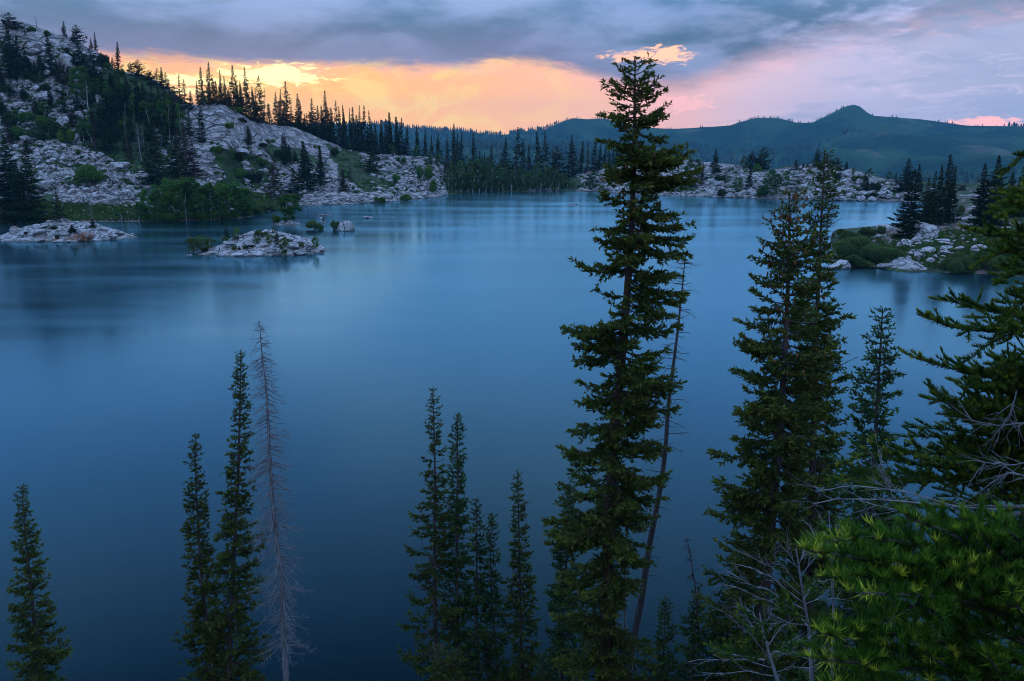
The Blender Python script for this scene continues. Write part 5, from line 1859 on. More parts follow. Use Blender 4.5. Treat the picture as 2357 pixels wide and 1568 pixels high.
# ---- tall conifers at the left edge by the meadow, trees over the talus
GL = 'conifers by the lakeside meadow'
for x, yt, yb, w, lb in ((20, 165, 650, 150, 'dark conifer cut by the left edge beside the meadow'), (82, 55, 620, 140, 'tallest dark conifer at the left edge by the meadow'), (150, 235, 640, 110, 'shorter conifer behind the meadow pair at the left edge'), (200, 95, 655, 165, 'full dark conifer rightmost of the clump at the left meadow edge')):
    o, _, _ = stand('bigspruce', c3, K3, x, yt, yb, w)
    tag(o, lb, 'tree', GL)
for key, x, yt, yb, w, lb, cat in (('spruce', 1055, 25, 405, 140, 'broad dark spruce at the foot of the talus, left of the dome', 'tree'), ('spire', 1010, 120, 375, 70, 'thinner conifer close left of the broad talus spruce', 'tree'), ('brown', 1262, 45, 365, 110, 'brownish tall conifer before the left end of the granite dome', 'tree'),
                                   ('brown', 1312, 95, 350, 90, 'brownish conifer overlapping the left face of the granite dome', 'tree'), ('spruce', 1200, 60, 330, 110, 'dark spruce left of the brownish tall conifer by the dome', 'tree'), ('snag', 955, -10, 245, 70, 'tall pale snag above the talus, left of the broad spruce', 'dead tree'), ('brown', 872, 15, 225, 60, 'rusty thin conifer above the talus beside the pale snag', 'tree'),
                                   ('snag', 1405, 160, 310, 50, 'grey snag low on the dome face, left of its twin', 'dead tree'), ('snag', 1435, 170, 305, 40, 'grey snag low on the dome face, right of its twin', 'dead tree'),
                                   ('shrub', 625, 275, 395, 180, 'large dark green bush in the middle of the talus', 'shrub'), ('shrub', 520, 350, 400, 70, 'small bush left of the large talus bush', 'shrub'), ('brown', 1850, 205, 495, 160, 'wide brownish conifer near the shore right of the grove', 'tree'), ('spruce', 1985, 285, 500, 130, 'dark conifer right of the wide brownish one near the shore', 'tree'),
                                   ('spruce', 2072, 105, 440, 125, 'large dark spruce on the lower dome slope', 'tree'), ('ragged', 2165, 138, 405, 80, 'conifer with bare pale stem right of the large slope spruce', 'tree'), ('spire', 1920, 55, 265, 52, 'slim fir high on the dome slope, left of its shorter neighbour', 'tree'), ('spire', 1952, 130, 262, 48, 'shorter slim fir on the dome slope', 'tree'),
                                   ('spire', 1682, 5, 135, 44, 'small fir alone on the upper face of the granite dome', 'tree'), ('spruce', 2312, 295, 445, 78, 'squat conifer at the right foot of the dome slope', 'tree'), ('spire', 1990, 165, 240, 34, 'tiny fir on the dome slope beside the slim pair', 'tree')):
    o, _, _ = stand(key, c3, K3, x, yt, yb, w)
    tag(o, lb, cat, 'trees of the talus and dome slope')
# ---- grove on the lakeshore
row([stand('grove' if w > 110 else 'aspen', c3, K3, x, yt, yb, w) for x, yt, yb, w in ((822, 555, 655, 90), (932, 515, 655, 90), (970, 575, 662, 70), (1040, 430, 640, 140), (1110, 375, 640, 180), (1185, 400, 640, 150), (1265, 352, 640, 190), (1345, 420, 645, 140), (1395, 385, 640, 160), (1470, 400, 635, 150), (1535, 385, 625, 190), (1610, 430, 635, 150), (1660, 480, 635, 120))],
    'leafy aspen', 'in the grove along the left lakeshore', 'aspens of the lakeshore grove')
row([stand('shrub', c3, K3, x, yt, yb, w) for x, yt, yb, w in ((1010, 590, 655, 90), (1090, 580, 655, 110), (1165, 595, 655, 90), (1245, 580, 655, 110), (1320, 590, 655, 90), (1400, 585, 655, 110), (1480, 580, 652, 110), (1560, 575, 648, 120))],
    'leafy shrub', 'at the waterline under the lakeshore grove', 'shrubs under the grove', 'shrub')
row([stand('willow', c3, K3, x, yt, yb, w) for x, yt, yb, w in ((1640, 560, 645, 120), (1715, 545, 630, 130), (1780, 528, 612, 150), (1830, 560, 610, 80))],
    'pale willow shrub', 'beside the grove on the left lakeshore', 'willows beside the grove', 'shrub')
o, _, _ = stand('grove', c3, K3, 1940, 472, 648, 150, isl_cast(isl3_hit))
tag(o, 'dense bushy birch growing on the small low islet', 'tree')
o, _, _ = stand('shrub', c3, K3, 1850, 600, 665, 80, isl_cast(isl3_hit))
tag(o, 'leafy bush at the left end of the small low islet', 'shrub')
# ---- trees at the big rust islet, and its bare pole
for key, x, yt, yb, w, lb, cat in (('ragged', 405, 425, 660, 80, 'dark conifer growing behind the rusty islet', 'tree'), ('snag', 622, 455, 690, 40, 'bare pale pole behind the right end of the rusty islet', 'dead tree'), ('spire', 625, 630, 690, 34, 'low dark fir at the foot of the bare pale pole', 'tree')):
    o, _, _ = stand(key, c3, K3, x, yt, yb, w, isl_cast(isl2_hit))
    tag(o, lb, cat)
o, _, _ = stand('spire', c3, K3, 488, 670, 725, 40, isl_cast(isl2_hit))
tag(o, 'tiny dark fir rooted in a crack of the rusty islet', 'tree')
row([stand('darkshrub', c3, K3, x, yt, yb, w, isl_cast(isl2_hit)) for x, yt, yb, w in ((365, 682, 702, 60), (500, 700, 730, 50), (380, 745, 772, 40), (175, 720, 742, 30))], 'small dark cushion of heath', 'on the rusty islet', 'heath on the rusty islet', 'shrub')
# ---- saplings on the larger islet
ic = isl_cast(isl_hit)
row([stand(k_, c6, 5.12, x, yt, yb, w, ic) for k_, x, yt, yb, w in (('birch', 185, 290, 470, 110), ('birch', 255, 310, 475, 110), ('birch', 345, 280, 450, 160), ('birch', 420, 300, 455, 130), ('birch', 600, 275, 385, 110), ('birch', 712, 170, 330, 80), ('birch', 695, 280, 345, 60), ('birch', 965, 290, 385, 100), ('birch', 1130, 260, 385, 110), ('birch', 1265, 290, 510, 130), ('birch', 1165, 170, 265, 50), ('birch', 1500, 345, 415, 80), ('birch', 1655, 275, 440, 110))],
    'leafy sapling', 'on the larger granite islet', 'saplings on the larger islet')
row([stand('spruce', c6, 5.12, x, yt, yb, w, ic) for x, yt, yb, w in ((612, 160, 320, 64), (752, 270, 315, 24), (812, 290, 320, 20), (1200, 195, 380, 64), (758, 385, 440, 40))], 'small dark fir', 'on the larger granite islet', 'small firs on the larger islet')
row([stand('willow', c6, 5.12, x, yt, yb, w, ic) for x, yt, yb, w in ((980, 210, 280, 130), (1060, 225, 280, 110), (890, 390, 430, 110), (705, 385, 450, 90), (345, 410, 465, 90), (830, 360, 430, 80), (1390, 395, 440, 60))], 'low green bush', 'on the larger granite islet', 'bushes on the larger islet', 'shrub')
for x, yt, yb, w, lb in ((1640, 92, 205, 215, 'round green bush growing out of the water right of the low islet'), (1885, 95, 210, 120, 'dark bush against the domed boulder in the lake')):
    fx, fb = c6(x, yb)
    o, _, _ = stand('willow', c6, 5.12, x, yt, yb, w, lambda a_, b_: (at_z(a_, b_), np.linalg.norm(at_z(a_, b_)[:2])))
    tag(o, lb, 'shrub')

# ---- row crowning the granite dome
row([stand(k_, c2, K1, x, yt, yb, w) for k_, x, yt, yb, w in (('spire', 245, 448, 705, 56), ('spruce', 290, 298, 695, 100), ('spruce', 375, 250, 695, 115), ('spire', 445, 448, 705, 56), ('spire', 490, 338, 705, 54), ('spruce', 545, 398, 712, 84), ('spruce', 610, 283, 745, 145), ('spire', 705, 458, 785, 70),
        ('spruce', 770, 298, 835, 125), ('spruce', 840, 555, 885, 90), ('ragged', 897, 393, 905, 125), ('snag', 945, 475, 920, 50), ('spire', 990, 688, 915, 74), ('spruce', 660, 560, 770, 90))], 'tree', 'in the row crowning the granite dome', 'row on the granite dome')
def second_rank(x0, x1, n, noun, where, group):
    out = []
    tops = [(245, 470), (375, 420), (610, 430), (770, 450), (900, 530), (1055, 640), (1180, 610), (1320, 700), (1440, 720), (1577, 680), (1700, 760), (1935, 790), (2100, 900)]
    for i in range(n):
        x = x0 + (x1 - x0) * (i + 0.5) / n + mrg.uniform(-16, 16)
        fx, fy = c2(x, 0)
        a, _ = azel(fx, 300)
        _, dc = cast(fx, 60)
        d = dc + mrg.uniform(5, 11)
        X, Y = d * math.sin(a), d * math.cos(a)
        z0 = ground(X, Y) - 0.3
        yt = float(np.interp(x, [q[0] for q in tops], [q[1] for q in tops])) + mrg.uniform(0, 110)
        zt_ = EYE + d * azel(fx, c2(x, yt)[1])[1]
        out.append((plant('spruce' if i % 3 else 'spire', np.array((X, Y, z0)), max(4, zt_ - z0), mrg.uniform(70, 100) / K1 * d / F), fx, fy))
    row(out, noun, where, group)


second_rank(300, 960, 12, 'dark conifer', 'in the second rank behind the dome row', 'second rank behind the dome row')
second_rank(1070, 1680, 11, 'dark conifer', 'in the second rank right of the dome', 'second rank right of the dome')
second_rank(1710, 2130, 8, 'dark conifer', 'in the second rank down the sloping skyline', 'second rank down the slope')
row([stand(k_, c2, K1, x, yt, yb, w) for k_, x, yt, yb, w in (('spruce', 1055, 562, 905, 84), ('spruce', 1115, 533, 915, 90), ('ragged', 1180, 453, 920, 150), ('spire', 1275, 583, 905, 84), ('spruce', 1320, 648, 925, 120), ('spire', 1385, 788, 925, 46), ('spruce', 1440, 633, 965, 104), ('spire', 1515, 708, 985, 72), ('spruce', 1577, 548, 1005, 120), ('spruce', 1640, 778, 1015, 74))],
    'conifer', 'on the skyline just right of the granite dome', 'row right of the dome')
row([stand(k_, c2, K1, x, yt, yb, w) for k_, x, yt, yb, w in (('ragged', 1700, 653, 1055, 84), ('spire', 1740, 718, 1055, 60), ('spire', 1776, 698, 1065, 70), ('spire', 1830, 738, 1075, 60), ('spire', 1870, 723, 1085, 70), ('spruce', 1935, 703, 1105, 90), ('spruce', 1982, 703, 1125, 100), ('spruce', 2045, 758, 1135, 100),
        ('spruce', 2100, 898, 1125, 74), ('spire', 2155, 855, 1055, 66), ('spire', 2210, 848, 1045, 50), ('spire', 2255, 778, 1040, 66), ('spire', 2315, 828, 1045, 70))],
    'conifer', 'on the skyline sloping toward the far shore', 'row down the sloping skyline')
row([stand(k_, c2, K1, x, yt, yb, w) for k_, x, yt, yb, w in (('spire', 775, 918, 1125, 60), ('spire', 1150, 995, 1295, 66), ('spire', 1196, 1118, 1295, 52), ('spruce', 1370, 1075, 1485, 150), ('spire', 1520, 1145, 1545, 90), ('spire', 1762, 1375, 1560, 84), ('brown', 1830, 1325, 1505, 56), ('spruce', 2070, 1000, 1405, 180))] +
    [], 'conifer', 'rooted on the bare granite slope', 'conifers on the granite slope')
row([stand('pale', c2, K1, x, yt, yb, w) for x, yt, yb, w in ((320, 610, 720, 70), (1270, 880, 950, 60), (1500, 905, 1015, 56), (1430, 930, 1000, 60), (1650, 1010, 1080, 40), (1710, 995, 1125, 60), (2190, 1025, 1205, 90), (2245, 1040, 1195, 90), (1830, 1080, 1185, 30))],
    'small pale aspen', 'along the dome skyline', 'small aspens along the skyline')
row([stand('darkshrub' if i % 2 else 'shrub', c2, K1, x, yt, yb, w) for i, (x, yt, yb, w) in enumerate(((460, 1140, 1210, 110), (650, 1200, 1300, 130), (700, 1380, 1480, 180), (850, 1400, 1520, 200), (900, 1260, 1340, 150), (1080, 1180, 1260, 130), (1000, 1060, 1110, 110), (900, 1100, 1150, 160), (1480, 1120, 1165, 80), (1650, 1150, 1230, 120), (570, 880, 960, 120), (700, 840, 900, 100), (620, 720, 790, 130), (500, 1500, 1600, 160)))],
    'low bush', 'on ledges of the granite dome', 'bushes on the dome ledges', 'shrub')

# ---- far shore: conifers behind, aspens in front
row([stand(k_, c4, K3, x, yt, yb, w) for k_, x, yt, yb, w in (('spire', 40, 468, 620, 42), ('spire', 76, 463, 620, 36), ('spruce', 106, 418, 630, 52), ('spire', 146, 448, 640, 44), ('spruce', 176, 453, 700, 60), ('spire', 212, 518, 690, 50), ('spire', 286, 508, 670, 46), ('spire', 340, 528, 695, 40), ('spire', 382, 575, 690, 36))],
    'conifer', 'above the far talus', 'conifers above the far talus')
row([stand(k_, c4, K3, x, yt, yb, w) for k_, x, yt, yb, w in (('spruce', 430, 555, 740, 64), ('spire', 490, 588, 740, 40), ('spire', 527, 492, 745, 48), ('spire', 552, 556, 740, 40), ('spruce', 578, 550, 750, 66), ('spruce', 666, 552, 760, 66), ('spire', 710, 676, 770, 44), ('spire', 741, 686, 775, 30), ('spruce', 786, 636, 800, 74), ('snag', 838, 575, 810, 24))],
    'conifer', 'behind the left half of the far aspen belt', 'conifers behind the far aspens')
row([stand(k_, c4, K3, x, yt, yb, w) for k_, x, yt, yb, w in (('spruce', 872, 585, 815, 84), ('ragged', 946, 515, 835, 86), ('spire', 1000, 595, 835, 56), ('snag', 1022, 585, 850, 26), ('spire', 1036, 640, 850, 40), ('spruce', 1096, 540, 830, 76), ('ragged', 1142, 545, 835, 96), ('round', 1222, 645, 815, 120), ('spruce', 1326, 572, 845, 104), ('spire', 1386, 612, 835, 60))],
    'conifer', 'behind the right half of the far aspen belt', 'conifers behind the far aspens')
row([stand(k_, c4, K3, x, yt, yb, w) for k_, x, yt, yb, w in (('brown', 1432, 606, 835, 40), ('spruce', 1476, 590, 825, 66), ('spire', 1512, 636, 805, 44), ('spire', 1542, 655, 790, 40), ('spire', 1576, 645, 785, 44), ('spire', 1602, 650, 780, 36), ('spire', 1624, 648, 775, 40), ('spire', 1652, 636, 775, 44))],
    'conifer', 'on the far shore just left of the great spruce', 'conifers left of the great spruce')
pa = []
for i in range(40):
    x = 500 + i * 20.5 + mrg.uniform(-8, 8)
    yt = float(np.interp(x, [500, 560, 640, 760, 830, 900, 1000, 1060, 1110, 1170, 1240, 1320], [760, 715, 700, 715, 760, 770, 770, 800, 745, 745, 780, 860])) + mrg.uniform(-12, 50)
    front = i % 2 == 0
    yb = float(np.interp(x, [500, 700, 900, 1100, 1320], [962, 958, 950, 945, 942])) - (2 if front else mrg.uniform(14, 40))
    pa.append(stand('pale', c4, K3, x, yt + (30 if front else 0), yb, mrg.uniform(58, 96)))
bands(pa, 'pale aspen', 'of the far shore belt', 'aspens along the far shore', per=14)
row([stand(k_, c4, K3, x, yt, yb, w) for k_, x, yt, yb, w in (('brown', 470, 720, 880, 70), ('pale', 90, 600, 700, 60), ('pale', 130, 640, 720, 60), ('pale', 280, 640, 730, 60), ('snag', 390, 680, 830, 30), ('pale', 350, 700, 800, 80), ('pale', 440, 690, 790, 70))], 'tree', 'around the far talus and its knoll', 'trees around the far talus')
row([stand('shrub', c4, K3, x, yt, yb, w) for x, yt, yb, w in ((30, 985, 1048, 100), (210, 975, 1020, 90), (330, 770, 880, 110), (130, 830, 890, 90), (170, 720, 760, 70), (390, 880, 960, 60))], 'dark bush', 'on the rocks of the far left shore', 'bushes on the far left shore', 'shrub')

# ---- rocky far shore right of centre
row([stand(k_, c4, K3, x, yt, yb, w) for k_, x, yt, yb, w in (('pale', 1470, 825, 955, 100), ('pale', 1560, 760, 860, 70), ('pale', 1600, 770, 860, 60), ('pale', 1700, 790, 880, 60), ('pale', 1780, 880, 950, 60), ('pale', 1860, 860, 960, 56))], 'pale leafy tree', 'on the rocks behind the great spruce', 'trees on the rocks behind the great spruce')
o, _, _ = stand('round', c4, K3, 2045, 635, 745, 80)
tag(o, 'round-topped pine on the far rocks just right of the great spruce', 'tree')
row([stand(k_, c5, K5, x, yt, yb, w) for k_, x, yt, yb, w in (('spruce', 265, 412, 580, 90), ('spire', 180, 505, 655, 44), ('round', 520, 428, 540, 90), ('round', 590, 398, 540, 110), ('spire', 500, 530, 695, 60), ('spire', 815, 488, 565, 54), ('spire', 865, 508, 560, 36), ('spire', 900, 508, 555, 36), ('spruce', 955, 412, 540, 74), ('round', 1085, 470, 560, 90), ('spire', 1156, 498, 565, 44), ('spruce', 1285, 575, 695, 70), ('spire', 1490, 572, 630, 20))],
    'conifer', 'on the rocky far shore right of centre', 'conifers on the rocky far shore')
row([stand('snag', c5, K5, x, yt, yb, w) for x, yt, yb, w in ((345, 470, 640, 60), (408, 435, 545, 50), (432, 445, 550, 40), (362, 455, 560, 40), (800, 485, 665, 60), (1110, 480, 560, 50))], 'bare twisted snag', 'on the rocky far shore', 'snags on the rocky far shore', 'dead tree')
row([stand('pale', c5, K5, x, yt, yb, w) for x, yt, yb, w in ((90, 470, 620, 70), (140, 480, 620, 70), (640, 550, 740, 90), (690, 580, 745, 70), (590, 610, 740, 60), (430, 600, 720, 70), (470, 460, 560, 50), (750, 560, 620, 60), (1315, 545, 610, 40), (1440, 570, 620, 60), (1210, 540, 590, 40))], 'thin pale aspen', 'on the rocky far shore', 'aspens on the rocky far shore')
row([stand('shrub' if i % 2 else 'darkshrub', c5, K5, x, yt, yb, w) for i, (x, yt, yb, w) in enumerate(((320, 690, 738, 90), (600, 690, 742, 130), (1328, 715, 768, 90), (1245, 590, 640, 110), (1350, 640, 690, 80), (820, 720, 752, 50), (300, 590, 640, 90), (110, 620, 680, 90), (1080, 570, 640, 80), (560, 520, 570, 80), (980, 520, 560, 60)))], 'dark bush', 'on the rocky far shore right of centre', 'bushes on the rocky far shore', 'shrub')

# ---- promontory
for key, x, yt, yb, w, lb in (('bigspruce', 1560, 476, 700, 120, 'upper dark spruce behind the largest conifer at the left end of the promontory'), ('bigspruce', 1570, 545, 1025, 165, 'largest dark spruce at the left end of the promontory clump'), ('bigspire', 1640, 515, 720, 56, 'small fir beyond the promontory, right of its largest spruce'),
                              ('bigspruce', 1678, 605, 925, 100, 'short conifer third from the left in the promontory clump'), ('bigspruce', 1715, 555, 920, 90, 'grey-tipped conifer in the middle of the promontory clump'), ('bigspire', 1752, 510, 925, 64, 'slim conifer close left of the tallest promontory fir'), ('bigspire', 1797, 445, 930, 105, 'tallest needle-pointed fir of the promontory clump'),
                              ('bigspire', 1852, 525, 915, 76, 'pointed fir right of the tallest one on the promontory'), ('snag', 1890, 755, 945, 34, 'thin dead snag right of the promontory clump'), ('round', 1922, 645, 745, 90, 'round-topped pine in the gap right of the promontory clump'),
                              ('bigspruce', 2058, 505, 935, 120, 'ragged conifer left of the big paired spruce near the right edge'), ('bigspruce', 2132, 450, 930, 145, 'big full spruce near the right edge of the promontory'), ('bigspire', 2245, 565, 870, 90, 'slim fir between the big right spruce and the frame edge'), ('bigspruce', 2335, 450, 870, 130, 'dark conifer cut by the right edge above the near boughs')):
    o, _, _ = stand(key, c5, K5, x, yt, yb, w, cast_p if yb > 800 else None)
    tag(o, lb, 'dead tree' if key == 'snag' else 'tree', 'trees of the promontory')
for x, yt, yb, w, lb in ((1180, 955, 1035, 160, 'back left willow bush at the promontory tip'), (1290, 942, 1005, 110, 'small bush behind the willows at the promontory tip'), (1380, 932, 990, 70, 'narrow bush beside the grey boulder behind the willows'), (1250, 1015, 1150, 330, 'largest willow bush on the promontory tip'), (1370, 1060, 1170, 260, 'broad willow bush right of the largest one'),
                         (1150, 1060, 1160, 150, 'willow bush leftmost at the water on the promontory'), (1210, 1120, 1200, 190, 'yellowish willow bush at the water front of the promontory'), (1490, 1080, 1165, 130, 'pale willow bush between the willows and the smooth slab'), (1440, 1140, 1195, 90, 'small yellowish bush left of the smooth slab'), (1310, 1170, 1215, 120, 'lowest fringe of yellow willow at the waterline'),
                         (1905, 1118, 1245, 215, 'greyish willow bush at the water right of the smooth slab'), (1985, 1130, 1235, 120, 'green bush at the water under the right-hand boughs'), (1880, 1085, 1115, 70, 'small bright bush among slabs of the promontory'), (2110, 1130, 1240, 160, 'bush at the water behind the near boughs, far right'), (1930, 790, 870, 90, 'bright green bush in the gap right of the promontory clump')):
    o, _, _ = stand('willow', c5, K5, x, yt, yb, w, cast_p)
    tag(o, lb, 'shrub', 'bushes of the promontory')

# ---- low growth: brush in the rock, meadow grass
def low_growth(name, label, cat, polys, count, castf, size, n_bl, mat, seed, flowers=0.0):
    rg = np.random.default_rng(seed)
    b_ = Buf()
    ar = np.array([(max(p[0] for p in pl) - min(p[0] for p in pl)) * (max(p[1] for p in pl) - min(p[1] for p in pl)) for pl in polys], float)
    ar /= ar.sum()
    got = tries = 0
    while got < count and tries < count * 5:
        tries += 1
        pl = polys[int(rg.choice(len(polys), p=ar))]
        x = rg.uniform(min(p[0] for p in pl), max(p[0] for p in pl))
        y = rg.uniform(min(p[1] for p in pl), max(p[1] for p in pl))
        if not inpoly(np.array(x), np.array(y), pl):
            continue
        P, d = castf(x, y)
        if P is None or P[2] < 0.1:
            continue
        got += 1
        s = size * rg.uniform(0.5, 1.5)
        d_ = unit(rg.normal(size=(n_bl, 3))) * s * np.array((1, 1, 0.5)) * rg.random((n_bl, 1))
        d_[:, 2] = np.abs(d_[:, 2])
        fl = rg.random() < flowers
        T = np.stack((np.clip(rg.random() * 0.5 + rg.random(n_bl) * 0.4, 0, 1), np.full(n_bl, 1.0 if fl else 0.0) * (rg.random(n_bl) < 0.3), np.zeros(n_bl)), 1)
        needles(b_, P + d_, rg.normal(size=(n_bl, 3)) * 0.6 + np.array((0, 0, 0.9)), s * rg.uniform(0.5, 0.9, n_bl), s * rg.uniform(0.3, 0.55, n_bl), rg, T)
    o = kind(obj(name, b_.mesh(name), M[mat]), 'stuff')
    tag(o, label, cat)


low_growth('brush', 'low green brush growing in joints and ledges of the left hillside', 'brush', [[(0, 80), (220, 130), (420, 260), (430, 400), (340, 440), (0, 440)], [(480, 330), (640, 350), (760, 385), (680, 455), (600, 440), (500, 420)], [(760, 335), (1000, 380), (1030, 440), (820, 450)]], 1500, cast, 0.7, 22, 'aspen_leaf', 601)
low_growth('brush', 'low green brush between the slabs of the rocky far shore', 'brush', [[(1040, 420), (1330, 405), (1540, 372), (1760, 400), (1905, 392), (2060, 425), (2060, 460), (1780, 452), (1330, 438), (1050, 442)]], 700, cast, 0.8, 20, 'far_aspen_leaf', 602)
low_growth('meadow_grass', 'grass with scattered white flowers in the meadow on the left lakeshore', 'grass', [[(0, 462), (100, 466), (340, 478), (350, 508), (0, 510)], [(560, 440), (640, 455), (655, 482), (570, 498)]], 2600, cast, 0.55, 14, 'grass_blade', 603, 0.10)
low_growth('promontory_grass', 'grass and low plants among the rocks of the promontory', 'grass', [[(1950, 550), (2100, 535), (2357, 520), (2357, 625), (2200, 622), (1950, 605)]], 2200, cast_p, 0.40, 14, 'grass_blade', 604, 0.01)

# ================================================================== boughs close to the camera
def shoot(wood, leaf, P, d, L, rg, nl, nw, dens, bright=0.0, up=0.35, r=0.0025):
    """one needled shoot"""
    d = unit(d)
    n = int(L * dens)
    if n < 3:
        return
    f_ = rg.random(n)
    s = unit(np.cross(d, (0.0, 0.3, 1.0)))
    c = P + d * (f_ * L)[:, None] + np.array((0, 0, 0.12 * L)) * (f_ ** 2)[:, None]
    rad = unit(rg.normal(size=(n, 3)))
    dv = unit(d * rg.uniform(0.35, 0.9, (n, 1)) + rad * 0.55 + np.array((0, 0, up + 0.3)))
    tip = np.clip((f_ - 0.62) / 0.3, 0, 1) * bright
    T = np.stack((np.clip(0.05 + rg.random() ** 2 * 0.65 + rg.random(n) * 0.25, 0, 1), tip * rg.uniform(0.5, 1, n), np.zeros(n)), 1)
    needles(leaf, c, dv, nl * rg.uniform(0.75, 1.15, n) * (1 - 0.25 * f_ ** 4), np.full(n, nw * 1.35), rg, T)
    tube(wood, [P, P + d * L * 0.5 + np.array((0, 0, 0.03 * L)), P + d * L + np.array((0, 0, 0.12 * L))], [r, r * 0.8, r * 0.5], 4)


def bough(wood, leaf, pts, rg, nl=0.032, nw=0.0030, dens=900, side=0.14, gap=0.045, bright=0.4, bare=0.25, r=0.010, pb=0.3):
    """a needled bough along pts with side shoots to both sides"""
    pts = np.asarray(pts, float)
    seg = np.linalg.norm(np.diff(pts, axis=0), axis=1)
    tt = np.concatenate(([0], np.cumsum(seg)))
    L = tt[-1]
    u = np.linspace(0, 1, 14)
    line = np.stack([np.interp(u * L, tt, pts[:, i]) for i in range(3)], 1)
    line += rg.normal(size=3) * (np.sin(u * 3.1) * 0.02 * L)[:, None]
    tube(wood, line, np.linspace(r, 0.003, 14), 6)
    tg = unit(np.gradient(line, axis=0))
    q = bare * L
    k_ = 0
    while q < L:
        f_ = q / L
        P = np.array([np.interp(f_, u, line[:, i]) for i in range(3)])
        d = unit(np.array([np.interp(f_, u, tg[:, i]) for i in range(3)]))
        s = unit(np.cross(d, (0, 0, 1.0)))
        sg = 1 if k_ % 2 else -1
        l_ = side * (0.45 + 0.9 * min(1, (1 - f_) * 2.2)) * rg.uniform(0.6, 1.2)
        dv = unit(d * 0.75 + s * sg * rg.uniform(0.4, 0.9) + np.array((0, 0, rg.uniform(-0.1, 0.35))))
        shoot(wood, leaf, P, dv, l_, rg, nl, nw, dens, bright if rg.random() < pb else 0.06)
        if l_ > side * 0.8:
            for j in range(2):
                P2 = P + dv * l_ * rg.uniform(0.3, 0.7)
                shoot(wood, leaf, P2, unit(dv * 0.7 + rg.normal(size=3) * 0.5 + np.array((0, 0, 0.2))), l_ * 0.6, rg, nl, nw, dens, bright if rg.random() < pb else 0.06)
        q += gap * rg.uniform(0.7, 1.4)
        k_ += 1
    # needles on the bough itself, and its end shoot
    n = int(L * (1 - bare) * dens)
    f_ = bare + (1 - bare) * rg.random(n)
    c = np.stack([np.interp(f_, u, line[:, i]) for i in range(3)], 1)
    d = np.stack([np.interp(f_, u, tg[:, i]) for i in range(3)], 1)
    dv = unit(d * 0.6 + unit(rg.normal(size=(n, 3))) * 0.8 + np.array((0, 0, 0.35)))
    T = np.stack((np.clip(0.15 + rg.random(n) * 0.5, 0, 1), np.clip((f_ - 0.9) * 8, 0, 1) * bright, np.zeros(n)), 1)
    blades(leaf, c, dv, nl * rg.uniform(0.75, 1.15, n), np.full(n, nw), rg, T)
    shoot(wood, leaf, line[-1], tg[-1], side * 0.5, rg, nl, nw, dens, bright)


def bare_bough(wood, pts, rg, r=0.008, n=14, tl=0.22, fwd=0.7):
    pts = np.asarray(pts, float)
    tt = np.concatenate(([0], np.cumsum(np.linalg.norm(np.diff(pts, axis=0), axis=1))))
    u = np.linspace(0, 1, 12)
    line = np.stack([np.interp(u * tt[-1], tt, pts[:, i]) for i in range(3)], 1)
    line += (fbm(u * 6, u * 0 + float(pts[0][0]) * 9, 5, 3) * 0.012)[:, None]
    tube(wood, line, np.linspace(r, 0.0022, 12), 5)
    tg = unit(np.gradient(line, axis=0))
    f_ = rg.uniform(0.15, 1.0, n)
    P = np.stack([np.interp(f_, u, line[:, i]) for i in range(3)], 1)
    d = np.stack([np.interp(f_, u, tg[:, i]) for i in range(3)], 1)
    dv = unit(d * fwd + rg.normal(size=(n, 3)) * np.array((0.35, 0.35, 0.42)))
    L = tl * rg.uniform(0.3, 1.1, n)
    twigs(wood, P, dv, L, np.full(n, 0.0019), rg, 4, 0.12, 4)
    P2 = P + dv * (L * 0.55)[:, None]
    twigs(wood, P2, unit(dv + rg.normal(size=(n, 3)) * 0.5), L * 0.55, np.full(n, 0.0013), rg, 3, 0.15, 3)


